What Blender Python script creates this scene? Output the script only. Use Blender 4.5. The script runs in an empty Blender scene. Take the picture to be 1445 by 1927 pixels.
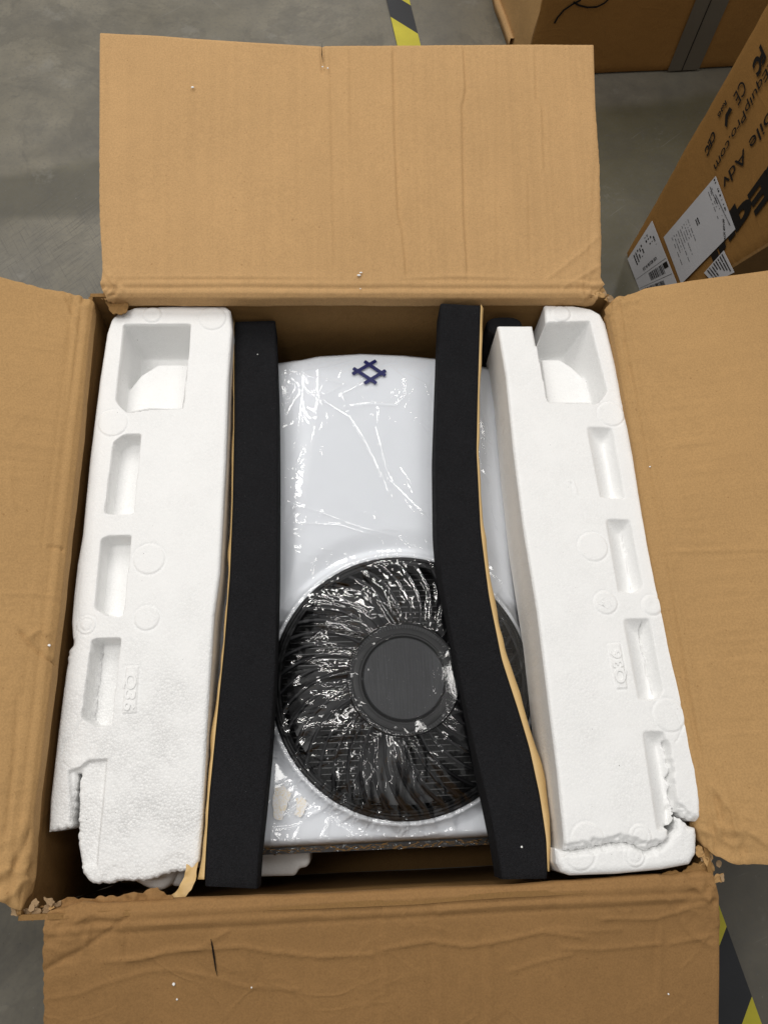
import bpy, math, random
import numpy as np
from mathutils import Vector, Matrix
random.seed(7)
scene = bpy.context.scene
col = scene.collection
R_ = math.radians

# ------------------------------------------------------------------ camera
TILT, YAW, ROLL = 0.371228, -0.054490, -0.039752
RIM = 0.45                                   # rim of the carton above the floor
CAM = np.array([-0.040919, -0.332344, 0.997446 + RIM])
F, CX, CY = 1450.0, 722.5, 963.5
def rotm(a, ax):
    return np.array(Matrix.Rotation(a, 3, ax))
ROT = rotm(ROLL, 'Z') @ rotm(YAW, 'Y') @ rotm(TILT, 'X')
cd = bpy.data.cameras.new('camera'); cam = bpy.data.objects.new('camera', cd); col.objects.link(cam)
m4 = Matrix(ROT.tolist()).to_4x4(); m4.translation = Vector(CAM); cam.matrix_world = m4
cd.sensor_fit = 'VERTICAL'; cd.sensor_height = 24.0; cd.lens = F / 1927.0 * 24.0
cd.clip_start = 0.02; cd.clip_end = 60
scene.camera = cam
# ------------------------------------------------------------------ light
w = bpy.data.worlds.new('World'); scene.world = w; w.use_nodes = True
w.node_tree.nodes['Background'].inputs[0].default_value = (1.0, 0.99, 0.97, 1)
w.node_tree.nodes['Background'].inputs[1].default_value = 0.26
scene.view_settings.view_transform = 'Standard'; scene.view_settings.look = 'None'
scene.view_settings.exposure = 0.0; scene.view_settings.gamma = 1.0
def lamp(name, loc, target, sx, sy, power, color):
    l = bpy.data.lights.new(name, 'AREA'); l.shape = 'RECTANGLE'; l.size = sx; l.size_y = sy
    l.energy = power; l.color = color
    o = bpy.data.objects.new(name, l); col.objects.link(o); o.location = loc
    o.rotation_euler = (Vector(target) - Vector(loc)).to_track_quat('-Z', 'Y').to_euler()
    return o
for lx, ly, lp in ((-2.3, 2.9, 31), (-.85, 3.4, 36), (1.7, 3.1, 29), (-1.9, .9, 39), (1.6, .8, 18), (-1.0, -.1, 15), (.2, 5.0, 30)):
    lamp('ceiling_lamp', (lx, ly, 4.2), (lx * .3, ly * .3, 0.4), .28, 1.9, lp, (1.0, 0.975, 0.94))
for lx, ly, lp in ((-.55, -1.7, 8), (-1.45, .35, 8), (.5, -1.2, 5)):
    lamp('ceiling_lamp', (lx, ly, 4.2), (lx * .3, ly * .3, 0.4), .16, 1.0, lp, (1.0, 0.98, 0.96))

# ------------------------------------------------------------------ geometry helpers
def ray(x, y):
    return ROT @ np.array([(x - CX) / F, (CY - y) / F, -1.0])
def on(p, o, n):                              # where the line of sight meets a plane
    d = ray(*p); o = np.asarray(o, float); n = np.asarray(n, float)
    return CAM + d * (np.dot(o - CAM, n) / np.dot(d, n))
def at(p, z):
    return on(p, (0, 0, z), (0, 0, 1))
def unit(v):
    v = np.asarray(v, float); return v / np.linalg.norm(v)
class Frame:
    def __init__(s, o, ex, ey):
        s.o = np.asarray(o, float); s.ex = unit(ex); n = np.cross(s.ex, ey); s.n = unit(n); s.ey = np.cross(s.n, s.ex)
    def mat(s):
        m = Matrix(np.stack([s.ex, s.ey, s.n], 1).tolist()).to_4x4(); m.translation = Vector(s.o); return m
    def px(s, p, h=0.0):                      # pixel -> local (u, v) on the plane raised by h
        q = on(p, s.o + s.n * h, s.n) - s.o
        return (float(q @ s.ex), float(q @ s.ey))
    def poly(s, pts, h=0.0): return [s.px(p, h) for p in pts]
    def w(s, u, v, h=0.0): return s.o + s.ex * u + s.ey * v + s.n * h

def finish(name, me, mat, parent=None, frame=None, smooth=True):
    o = bpy.data.objects.new(name, me); col.objects.link(o)
    if mat is not None:
        for m in (mat if isinstance(mat, (list, tuple)) else [mat]): me.materials.append(m)
    if smooth: me.polygons.foreach_set('use_smooth', np.ones(len(me.polygons), bool))
    M = frame.mat() if frame is not None else Matrix.Identity(4)
    if parent is not None:
        o.parent = parent; o.matrix_basis = WM[parent.name].inverted() @ M
    else: o.matrix_basis = M
    WM[o.name] = M
    return o
WM = {}
def tag(o, label=None, cat=None, group=None, kind=None):
    for k, v in (('label', label), ('category', cat), ('group', group), ('kind', kind)):
        if v: o[k] = v
    return o
def empty(name, loc, label, cat, group=None):
    o = bpy.data.objects.new(name, None); col.objects.link(o); o.location = loc; o.empty_display_size = 0.05
    WM[o.name] = Matrix.Translation(Vector(loc)); return tag(o, label, cat, group)
def pymesh(name, verts, faces):
    me = bpy.data.meshes.new(name); me.from_pydata([tuple(map(float, v)) for v in verts], [], faces); me.update(); return me

def hash2(ix, iy, seed):
    h = (ix.astype(np.int64) * 374761393 + iy.astype(np.int64) * 668265263 + seed * 982451653) & 0xffffffff
    h = ((h ^ (h >> 13)) * 1274126177) & 0xffffffff
    h = h ^ (h >> 16)
    return (h & 0xffff) / 65535.0
def vnoise(x, y, scale, seed=0):              # -1..1 value noise, cell = scale metres
    x = np.asarray(x, float) / scale; y = np.asarray(y, float) / scale
    ix = np.floor(x); iy = np.floor(y); fx = x - ix; fy = y - iy
    fx = fx * fx * (3 - 2 * fx); fy = fy * fy * (3 - 2 * fy)
    a = hash2(ix, iy, seed); b = hash2(ix + 1, iy, seed); c = hash2(ix, iy + 1, seed); d = hash2(ix + 1, iy + 1, seed)
    return ((a * (1 - fx) + b * fx) * (1 - fy) + (c * (1 - fx) + d * fx) * fy) * 2 - 1
def fbm(x, y, scale, seed=0, oct=3):
    s = 0; a = 1.0; t = 0
    for k in range(oct):
        s = s + a * vnoise(x, y, scale / 2 ** k, seed + k * 17); t += a; a *= 0.5
    return s / t
def sstep(a, b, x):
    t = np.clip((x - a) / (b - a), 0, 1); return t * t * (3 - 2 * t)
def seg_dist(X, Y, polys, closed=True):
    """distance to poly lines, nearest point, inside flag (even-odd)"""
    shp = X.shape; x = X.ravel().astype(np.float64); y = Y.ravel().astype(np.float64)
    best = np.full(x.shape, 1e9); nx = x.copy(); ny = y.copy(); ins = np.zeros(x.shape, bool)
    for P in polys:
        n = len(P); rng = range(n if closed else n - 1)
        for i in rng:
            ax, ay = P[i]; bx, by = P[(i + 1) % n]
            dx, dy = bx - ax, by - ay; L = dx * dx + dy * dy
            if L < 1e-16: continue
            t = np.clip(((x - ax) * dx + (y - ay) * dy) / L, 0, 1)
            qx = ax + t * dx; qy = ay + t * dy; d = (x - qx) ** 2 + (y - qy) ** 2
            m = d < best; best[m] = d[m]; nx[m] = qx[m]; ny[m] = qy[m]
            if closed and abs(dy) > 1e-15:
                c = ((ay > y) != (by > y)); xi = ax + (y - ay) * dx / dy; ins ^= (c & (x < xi))
    return np.sqrt(best).reshape(shp), nx.reshape(shp), ny.reshape(shp), ins.reshape(shp)
def sdist(X, Y, P, closed=True):              # positive inside
    d, _, _, ins = seg_dist(X, Y, [P], closed)
    return np.where(ins, d, -d)
def ldist(X, Y, P, reach=0.05):               # distance to an open line, far points skipped
    P = np.asarray(P); out = np.full(X.shape, 1.0)
    m = (X > P[:, 0].min() - reach) & (X < P[:, 0].max() + reach) & (Y > P[:, 1].min() - reach) & (Y < P[:, 1].max() + reach)
    if m.any(): out[m] = seg_dist(X[m], Y[m], [P], False)[0]
    return out
def jag(P, amp, step=0.004, seed=0, closed=True, where=None):
    rnd = random.Random(seed); out = []; n = len(P)
    for i in range(n if closed else n - 1):
        a = np.array(P[i]); b = np.array(P[(i + 1) % n]); L = np.linalg.norm(b - a)
        am = amp if where is None else (amp if i in where else 0.0)
        k = max(1, int(L / step)) if am > 0 else 1
        nrm = np.array([-(b - a)[1], (b - a)[0]]) / max(L, 1e-9)
        for j in range(k):
            p = a + (b - a) * j / k
            if am > 0 and j > 0: p = p + nrm * rnd.uniform(-am, am)
            out.append((float(p[0]), float(p[1])))
    if not closed: out.append(tuple(P[-1]))
    return out
def jline(P, amp, step, seed): return jag(P, amp, step, seed, closed=False)
def rounded(P, r, n=5):
    out = []; N = len(P)
    for i in range(N):
        p = np.array(P[i]); a = np.array(P[i - 1]); b = np.array(P[(i + 1) % N])
        la = np.linalg.norm(a - p); lb = np.linalg.norm(b - p); rr = min(r, la * .45, lb * .45)
        q0 = p + (a - p) / la * rr; q1 = p + (b - p) / lb * rr
        for k in range(n + 1):
            t = k / n; q = (1 - t) ** 2 * q0 + 2 * t * (1 - t) * p + t * t * q1; out.append((float(q[0]), float(q[1])))
    return out

def slab(name, frame, polys, step, hfun, thick, mat, parent=None, warp=None, bottom=False, side_rows=1, side_noise=0.0, attrs=None):
    """solid sheet: outline polygons (even-odd) in the local plane, relief hfun(U,V,sd) on top, sides down by thick"""
    if isinstance(polys[0][0], (int, float)): polys = [polys]
    A = np.array([p for P in polys for p in P]); lo = A.min(0) - step * .5; hi = A.max(0) + step * .5
    nu = int((hi[0] - lo[0]) / step) + 2; nv = int((hi[1] - lo[1]) / step) + 2
    us = lo[0] + np.arange(nu) * step; vs = lo[1] + np.arange(nv) * step
    U, V = np.meshgrid(us, vs, indexing='ij')
    uc, vc = np.meshgrid(us[:-1] + step / 2, vs[:-1] + step / 2, indexing='ij')
    d, nx, ny, ins = seg_dist(U, V, polys)
    _ins = np.zeros(uc.shape, bool)
    x = uc; y = vc
    for P in polys:
        n = len(P)
        for i in range(n):
            ax, ay = P[i]; bx, by = P[(i + 1) % n]
            if abs(by - ay) < 1e-15: continue
            j0 = np.searchsorted(vs[:-1] + step / 2, min(ay, by)); j1 = np.searchsorted(vs[:-1] + step / 2, max(ay, by))
            if j1 <= j0: continue
            yy = y[:, j0:j1]; c = ((ay > yy) != (by > yy)); xi = ax + (yy - ay) * (bx - ax) / (by - ay)
            _ins[:, j0:j1] ^= (c & (x[:, j0:j1] < xi))
    cell = _ins
    cnt = np.zeros(U.shape, int)
    cnt[:-1, :-1] += cell; cnt[1:, :-1] += cell; cnt[:-1, 1:] += cell; cnt[1:, 1:] += cell
    bnd = (cnt > 0) & (cnt < 4)
    U = np.where(bnd, nx, U); V = np.where(bnd, ny, V); sd = np.where(bnd, 0.0, d)
    H = hfun(U, V, sd)
    idx = np.full(U.shape, -1, int); used = cnt > 0; idx[used] = np.arange(used.sum())
    top = np.stack([U[used], V[used], H[used]], 1)
    ci, cj = np.nonzero(cell)
    a = idx[ci, cj]; b = idx[ci + 1, cj]; c = idx[ci + 1, cj + 1]; e = idx[ci, cj + 1]
    quads = [np.stack([a, b, c, e], 1)]
    # boundary edges, oriented
    pad = np.zeros((cell.shape[0] + 2, cell.shape[1] + 2), bool); pad[1:-1, 1:-1] = cell
    edges = []
    i, j = np.nonzero(cell & ~pad[1:-1, :-2]); edges.append(np.stack([idx[i, j], idx[i + 1, j]], 1))
    i, j = np.nonzero(cell & ~pad[1:-1, 2:]); edges.append(np.stack([idx[i + 1, j + 1], idx[i, j + 1]], 1))
    i, j = np.nonzero(cell & ~pad[:-2, 1:-1]); edges.append(np.stack([idx[i, j + 1], idx[i, j]], 1))
    i, j = np.nonzero(cell & ~pad[2:, 1:-1]); edges.append(np.stack([idx[i + 1, j], idx[i + 1, j + 1]], 1))
    E_ = np.concatenate(edges); be = np.unique(E_); n0 = len(top); verts = [top]; remap = np.full(n0, -1, int)
    base = top[be]; cur = n0; remap[be] = np.arange(len(be)) + cur; verts.append(base.copy()); cur += len(be); prev = remap.copy()
    for r in range(1, side_rows + 1):
        q = base.copy(); f = r / side_rows; q[:, 2] = base[:, 2] * (1 - f) + (-thick) * f
        if side_noise and r < side_rows:
            q[:, 0] += fbm(q[:, 0] * 3 + q[:, 1], q[:, 2] * 2, .008, 5) * side_noise; q[:, 1] += fbm(q[:, 1] * 3 + q[:, 0], q[:, 2] * 2, .008, 9) * side_noise
        nxt = np.full(n0, -1, int); nxt[be] = np.arange(len(be)) + cur; verts.append(q); cur += len(be)
        quads.append(np.stack([prev[E_[:, 0]], nxt[E_[:, 0]], nxt[E_[:, 1]], prev[E_[:, 1]]], 1)); prev = nxt
    if bottom:
        bt = top.copy(); bt[:, 2] = bt[:, 2] - thick; verts.append(bt)
        # the lowest side row follows the relief when there is an underside
        verts[-2][:, 2] = base[:, 2] - thick
        quads.append(np.stack([a, e, c, b], 1) + cur); cur += n0
    Vt = np.concatenate(verts)
    if warp is not None: Vt = warp(Vt)
    Q = np.concatenate(quads)
    me = bpy.data.meshes.new(name)
    me.vertices.add(len(Vt)); me.vertices.foreach_set('co', Vt.astype(np.float32).ravel())
    me.loops.add(Q.size); me.loops.foreach_set('vertex_index', Q.ravel().astype(np.int32))
    me.polygons.add(len(Q)); me.polygons.foreach_set('loop_start', (np.arange(len(Q)) * 4).astype(np.int32))
    me.polygons.foreach_set('loop_total', np.full(len(Q), 4, np.int32))
    me.update(calc_edges=True)
    if attrs:
        for k, fn in attrs.items():
            at_ = me.attributes.new(k, 'FLOAT', 'POINT'); at_.data.foreach_set('value', fn(Vt[:, 0], Vt[:, 1]).astype(np.float32))
    return finish(name, me, mat, parent, frame)

def box_mesh(name, a, b, bev=0.0):
    (x0, y0, z0), (x1, y1, z1) = a, b
    v = [(x0, y0, z0), (x1, y0, z0), (x1, y1, z0), (x0, y1, z0), (x0, y0, z1), (x1, y0, z1), (x1, y1, z1), (x0, y1, z1)]
    return pymesh(name, v, [(0, 3, 2, 1), (4, 5, 6, 7), (0, 1, 5, 4), (1, 2, 6, 5), (2, 3, 7, 6), (3, 0, 4, 7)])
def lathe(name, prof, n, mat, parent, frame):
    v = []; f = []
    for k in range(n):
        a = 2 * math.pi * k / n
        for r, z in prof: v.append((r * math.cos(a), r * math.sin(a), z))
    m = len(prof)
    for k in range(n):
        for j in range(m - 1):
            a0 = k * m + j; b0 = ((k + 1) % n) * m + j; f.append((a0, b0, b0 + 1, a0 + 1))
    o = finish(name, pymesh(name, v, f), mat, parent, frame)
    try: o.data.set_sharp_from_angle(angle=R_(35))
    except Exception: pass
    return o
def boxes(name, L, mat, parent, frame):
    """many small boxes (a, b corner pairs or 8-point lists) joined into one mesh"""
    v = []; f = []
    for (x0, y0, z0), (x1, y1, z1) in L:
        k = len(v)
        v += [(x0, y0, z0), (x1, y0, z0), (x1, y1, z0), (x0, y1, z0), (x0, y0, z1), (x1, y0, z1), (x1, y1, z1), (x0, y1, z1)]
        f += [tuple(k + i for i in q) for q in ((0, 3, 2, 1), (4, 5, 6, 7), (0, 1, 5, 4), (1, 2, 6, 5), (2, 3, 7, 6), (3, 0, 4, 7))]
    return finish(name, pymesh(name, v, f), mat, parent, frame, smooth=False)
def prism(name, pts, t, mat, parent, frame, h0=0.0):
    """flat piece with real thickness: outline in the local plane, from h0 up to h0+t"""
    n = len(pts); v = [(p[0], p[1], h0) for p in pts] + [(p[0], p[1], h0 + t) for p in pts]
    f = [tuple(range(n))[::-1], tuple(range(n, 2 * n))] + [(i, (i + 1) % n, n + (i + 1) % n, n + i) for i in range(n)]
    return finish(name, pymesh(name, v, f), mat, parent, frame, smooth=False)
def text_geo(s, bold=0.0, ext=0.0):
    c = bpy.data.curves.new('t', 'FONT'); c.body = s; c.size = 1.0; c.offset = bold; c.extrude = ext; c.resolution_u = 4
    o = bpy.data.objects.new('t', c); col.objects.link(o)
    me = bpy.data.meshes.new_from_object(o.evaluated_get(bpy.context.evaluated_depsgraph_get()))
    n = len(me.vertices); co = np.empty(n * 3); me.vertices.foreach_get('co', co); co = co.reshape(-1, 3)
    fs = [tuple(p.vertices) for p in me.polygons]
    bpy.data.objects.remove(o); bpy.data.curves.remove(c)
    return co, fs
def text_on(name, s, a, b, up, cap, frame, h, mat, parent, bold=0.0, t=0.0004):
    """flat lettering: runs from a to b (local 2-D), letters cap high along up"""
    co, fs = text_geo(s, bold, 0.5)
    x0, x1 = co[:, 0].min(), co[:, 0].max()
    a = np.array(a); b = np.array(b); fx = (b - a) / (x1 - x0); up = unit(up) * cap / 0.70
    P = a + np.outer(co[:, 0] - x0, fx) + np.outer(co[:, 1], up)
    z = h + (co[:, 2] + 0.5) * t
    return finish(name, pymesh(name, np.column_stack([P, z]), fs), mat, parent, frame, smooth=False)

# ------------------------------------------------------------------ materials
class NT:
    def __init__(s, name):
        s.m = bpy.data.materials.new(name); s.m.use_nodes = True; s.t = s.m.node_tree; s.t.nodes.clear()
        s.out = s.t.nodes.new('ShaderNodeOutputMaterial'); s.co = s.t.nodes.new('ShaderNodeTexCoord')
    def n(s, typ, **kw):
        o = s.t.nodes.new(typ)
        for k, v in kw.items():
            if k[0] == '_': setattr(o, k[1:], v)
            else:
                key = int(k[1:]) if k[0] == 'i' and k[1:].isdigit() else k.replace('_', ' ')
                inp = o.inputs[key]
                if hasattr(v, 'is_output'): s.t.links.new(v, inp)
                else: inp.default_value = v
        return o
    def map(s, scale=(1, 1, 1), loc=(0, 0, 0), rot=(0, 0, 0)):
        return s.n('ShaderNodeMapping', Vector=s.co.outputs['Object'], Scale=scale, Location=loc, Rotation=rot).outputs[0]
    def rmap(s, ang, scale, loc=(0, 0, 0)):
        a = s.n('ShaderNodeMapping', Vector=s.co.outputs['Object'], Rotation=(0, 0, ang), Location=loc).outputs[0]
        return s.n('ShaderNodeMapping', Vector=a, Scale=scale).outputs[0]
    def noise(s, scale, detail=3, vec=None, rough=0.55, dist=0.0):
        return s.n('ShaderNodeTexNoise', Vector=vec or s.co.outputs['Object'], Scale=scale, Detail=detail, Roughness=rough, Distortion=dist).outputs['Fac']
    def ramp(s, fac, stops):
        r = s.n('ShaderNodeValToRGB', Fac=fac); e = r.color_ramp.elements
        while len(e) < len(stops): e.new(0.5)
        for i, (p, c) in enumerate(stops):
            e[i].position = p; e[i].color = (c, c, c, 1) if isinstance(c, (int, float)) else (*c, 1)
        return r.outputs[0]
    def math(s, op, a, b=0.0, c=None):
        kw = dict(i0=a, i1=b)
        if c is not None: kw['i2'] = c
        return s.n('ShaderNodeMath', _operation=op, **kw).outputs[0]
    def mix(s, fac, a, b, mode='MIX'):
        o = s.t.nodes.new('ShaderNodeMix'); o.data_type = 'RGBA'; o.blend_type = mode
        for k, v in ((0, fac), (6, a), (7, b)):
            if hasattr(v, 'is_output'): s.t.links.new(v, o.inputs[k])
            else: o.inputs[k].default_value = v if k == 0 else ((*v, 1) if len(v) == 3 else v)
        return o.outputs[2]
    def bump(s, h, dist, strength=1.0, normal=None):
        kw = dict(Height=h, Distance=dist, Strength=strength)
        if normal is not None: kw['Normal'] = normal
        return s.n('ShaderNodeBump', **kw).outputs[0]
    def bsdf(s, color, rough=0.8, normal=None, **kw):
        b = s.n('ShaderNodeBsdfPrincipled', Base_Color=color if hasattr(color, 'is_output') else (*color, 1), Roughness=rough, **kw)
        if normal is not None: s.t.links.new(normal, b.inputs['Normal'])
        s.t.links.new(b.outputs[0], s.out.inputs[0]); return b

def cardboard(name, c, flute=0.008, fl=0.10, along='u', spec=0.18, bb=1.0, crum=.5):
    t = NT(name)
    big = t.noise(5, 4); mid = t.noise(60, 4)
    sc = (1, 0.06, 1) if along == 'u' else (0.06, 1, 1)
    str_ = t.noise(330, 3, t.map(sc)); fib = t.noise(1500, 2)
    m = 1.0 / flute
    band = t.noise(m * 0.75, 1, t.map((1, 0.03, 1) if along == 'u' else (0.03, 1, 1)))
    col_ = t.mix(t.ramp(big, [(.3, 0.0), (.7, 1.0)]), tuple(x * .93 for x in c), tuple(min(1, x * 1.06) for x in c))
    col_ = t.mix(t.ramp(mid, [(.35, .0), (.65, .22)]), col_, tuple(x * .82 for x in c))
    col_ = t.mix(t.ramp(band, [(.35, 0.0), (.65, fl)]), col_, tuple(min(1, x * 1.35) for x in c))
    gr_ = t.noise(420, 3)
    col_ = t.mix(t.ramp(gr_, [(.38, .24), (.52, .0)]), col_, tuple(x * .62 for x in c))
    col_ = t.mix(t.ramp(gr_, [(.52, .0), (.66, .20)]), col_, tuple(min(1, x * 1.3) for x in c))
    sp2 = t.noise(190, 1, t.map((1, 1, 1), (9, 2, 4)))
    col_ = t.mix(t.ramp(sp2, [(.74, 0.0), (.78, .45)]), col_, (c[0] * .5, c[1] * .42, c[2] * .35))
    col_ = t.mix(t.ramp(fib, [(.30, .30), (.5, .0)]), col_, tuple(x * .6 for x in c))
    speck = t.noise(700, 2, t.map((1, 1, 1), (3, 1, 0)))
    col_ = t.mix(t.ramp(speck, [(.70, 0.0), (.76, .35)]), col_, (c[0] * .45, c[1] * .38, c[2] * .3))
    h = t.math('ADD', t.math('MULTIPLY', band, .6 * bb), t.math('MULTIPLY', str_, 0.25))
    h = t.math('ADD', h, t.math('MULTIPLY', mid, .8))
    cr = t.ramp(t.noise(7, 3, None, .5, .8), [(.470, 0.0), (.50, 1.0), (.530, 0.0)])
    h = t.math('ADD', h, t.math('MULTIPLY', cr, crum))
    nrm = t.bump(h, 0.0014, 0.5); nrm = t.bump(fib, 0.0003, 0.6, nrm)
    t.bsdf(col_, 0.78, nrm, Specular_IOR_Level=spec)
    return t.m
def eps(name, bead=1.0, c=(.88, .88, .872)):
    t = NT(name)
    v = t.n('ShaderNodeTexVoronoi', Vector=t.co.outputs['Object'], Scale=310.0, Randomness=1.0, _feature='F1')
    ve = t.n('ShaderNodeTexVoronoi', Vector=t.co.outputs['Object'], Scale=310.0, Randomness=1.0, _feature='DISTANCE_TO_EDGE')
    at_ = t.n('ShaderNodeAttribute', _attribute_name='bead').outputs['Fac']
    big = t.noise(14, 4); fine = t.noise(380, 3)
    patch = t.ramp(t.noise(20, 3), [(.35, .35), (.65, 1.0)])
    st = t.math('MULTIPLY', patch, t.math('ADD', t.math('MULTIPLY', at_, 0.95 * bead), 0.20))
    inv = t.math('SUBTRACT', 1.0, v.outputs['Distance'])
    col_ = t.mix(t.ramp(big, [(.35, 0.0), (.7, .5)]), c, tuple(x * .95 for x in c))
    cellc = t.n('ShaderNodeSeparateColor', Color=v.outputs['Color']).outputs[0]
    col_ = t.mix(t.math('MULTIPLY', t.math('MULTIPLY', cellc, st), .34), col_, tuple(x * .66 for x in c))
    col_ = t.mix(t.math('MULTIPLY', t.ramp(ve.outputs['Distance'], [(0.0, .42), (.13, 0.0)]), st), col_, tuple(x * .55 for x in c))
    dirt = t.noise(330, 1, t.map((1, 1, 1), (2, 8, 1)))
    col_ = t.mix(t.ramp(dirt, [(.80, 0.0), (.82, .8)]), col_, (.12, .11, .10))
    b1 = t.n('ShaderNodeBump', Height=inv, Distance=0.0009, Strength=st).outputs[0]
    dents = t.ramp(t.noise(150, 2), [(.64, 0.0), (.72, 1.0)])
    b2 = t.bump(fine, 0.0005, 0.6, b1); b3 = t.bump(dents, 0.0006, 0.25, b2)
    b = t.bsdf(col_, 0.55, b3, Specular_IOR_Level=0.35)
    b.inputs['Subsurface Weight'].default_value = 0.0
    return t.m
def plain(name, c, rough=.6, bs=0.0, scale=400, spec=.4, vary=.1, metal=0.0):
    t = NT(name); nz = t.noise(scale, 3); big = t.noise(12, 4)
    col_ = t.mix(big, tuple(x * (1 - vary) for x in c), tuple(min(1, x * (1 + vary)) for x in c))
    t.bsdf(col_, rough, t.bump(nz, 0.0005, bs) if bs else None, Specular_IOR_Level=spec, Metallic=metal)
    return t.m

CB = (0.40, 0.252, 0.125)
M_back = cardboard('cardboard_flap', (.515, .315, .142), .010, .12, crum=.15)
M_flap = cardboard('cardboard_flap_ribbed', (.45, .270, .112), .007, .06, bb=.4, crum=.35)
M_front = cardboard('cardboard_flap_worn_shaded', (.305, .168, .064), .010, .07, bb=.6, crum=.6)  # shade on the front flap put into a darker brown
M_wall = cardboard('cardboard_wall_shaded', (.25, .138, .048), .009, .05, crum=.4)  # shade of the box inside and a turned-away panel put into the brown
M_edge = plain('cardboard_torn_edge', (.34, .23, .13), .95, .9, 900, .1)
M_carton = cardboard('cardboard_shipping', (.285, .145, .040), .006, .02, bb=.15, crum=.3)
M_eps = eps('polystyrene')
M_epsr = eps('polystyrene_right', .55)
def foam_mat():
    t = NT('black_foam')
    v = t.n('ShaderNodeTexVoronoi', Vector=t.co.outputs['Object'], Scale=850.0); n1 = t.noise(900, 3); n2 = t.noise(30, 3)
    c = t.mix(t.ramp(n1, [(.35, 0.0), (.75, 1.0)]), (.0055, .0055, .0065), (.022, .022, .024))
    c = t.mix(t.ramp(n2, [(.3, 0.0), (.8, .35)]), c, (.018, .018, .020)); c = t.mix(t.ramp(t.noise(380, 3), [(.45, 0.0), (.70, .5)]), c, (.022, .022, .025))
    dust = t.ramp(t.noise(620, 1, t.map((1, 1, 1), (5, 3, 1))), [(.80, 0.0), (.83, .5)])
    c = t.mix(dust, c, (.3, .3, .3))
    t.bsdf(c, .95, t.bump(v.outputs['Distance'], .0012, .9), Specular_IOR_Level=.12)
    return t.m
M_foam = foam_mat()
M_tape = plain('kraft_backing', (.62, .42, .18), .5, .5, 250, .4)
def cover_mat():
    t = NT('white_plastic'); n1 = t.noise(30, 3)
    c = t.mix(n1, (.79, .805, .835), (.82, .835, .86))
    t.bsdf(c, .33, t.bump(t.noise(900, 2), .0002, .25), Specular_IOR_Level=.45)
    return t.m
M_cover = cover_mat()
M_black = plain('black_plastic', (.011, .011, .012), .42, .35, 900, .35)
M_rib = plain('rib_plastic', (.020, .020, .022), .5, .3, 900, .35)
def hub_mat():
    t = NT('hub_plastic'); st = t.noise(500, 3, t.map((1, .05, 1))); d = t.noise(500, 4); b = t.noise(20, 4)
    c = t.mix(t.ramp(st, [(.4, 0.0), (.75, 1.0)]), (.018, .019, .022), (.042, .044, .050))
    c = t.mix(t.ramp(b, [(.35, 0.0), (.7, .7)]), c, (.016, .016, .02))
    c = t.mix(t.ramp(d, [(.66, 0.0), (.72, .5)]), c, (.22, .23, .25))
    t.bsdf(c, .5, t.bump(st, .0004, .5)); return t.m
M_hub = hub_mat()
M_void = plain('dark_interior', (.006, .006, .007), .9, 0, 400, .1)
M_blade = plain('fan_blade', (.012, .012, .014), .32, 0, 400, .5)
def coil_mat():
    t = NT('coil_fins')
    wv = t.n('ShaderNodeTexWave', Vector=t.co.outputs['Object'], Scale=170.0, _bands_direction='X', Distortion=.4, Detail=1.0)
    c = t.mix(t.ramp(wv.outputs['Fac'], [(.35, 0.0), (.7, 1.0)]), (.008, .008, .008), (.085, .085, .085))
    t.bsdf(c, .45, t.bump(wv.outputs['Fac'], .001, .8), Metallic=.3); return t.m
M_coil = coil_mat()
M_tube = plain('coil_tube', (.20, .20, .20), .4, .3, 300, .5, .1, .4)
def film_mat():
    t = NT('clear_film')
    nb = t.bump(t.noise(120, 4, t.map((1, 1, 1)), .6, 1.2), .0005, .10)
    tr = t.n('ShaderNodeBsdfTransparent', Color=(.975, .98, .985, 1))
    lw = t.n('ShaderNodeLayerWeight', Blend=.35); t.t.links.new(nb, lw.inputs['Normal'])
    t.t.links.new(t.mix(lw.outputs['Facing'], (.985, .99, .995), (.78, .79, .80)), tr.inputs[0])
    gl = t.n('ShaderNodeBsdfGlossy', Color=(1, 1, 1, 1), Roughness=.065); t.t.links.new(nb, gl.inputs['Normal'])
    fr = t.n('ShaderNodeFresnel', IOR=1.5); t.t.links.new(nb, fr.inputs['Normal'])
    fac = t.n('ShaderNodeMath', _operation='MULTIPLY_ADD', _use_clamp=True, i0=fr.outputs[0], i1=1.65, i2=0.0).outputs[0]
    mx = t.n('ShaderNodeMixShader', i0=fac); t.t.links.new(tr.outputs[0], mx.inputs[1]); t.t.links.new(gl.outputs[0], mx.inputs[2])
    t.t.links.new(mx.outputs[0], t.out.inputs[0]); return t.m
M_film = film_mat()
M_logo = plain('blue_print', (.003, .006, .10), .35, 0, 300, .5)
M_ink = plain('black_ink', (.010, .008, .007), .6, 0, 300, .2)
M_grayink = plain('grey_ink', (.10, .10, .105), .6, 0, 300, .2)
M_paper = plain('label_paper', (.50, .50, .52), .45, .3, 120, .4, .08)
M_shine = plain('packing_tape', (.115, .098, .074), .3, .4, 60, .6)
M_yellow = plain('yellow_tape', (.50, .44, .035), .5, .3, 300, .35, .25)
M_bltape = plain('black_tape', (.022, .023, .026), .45, .3, 300, .35, .3)
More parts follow.
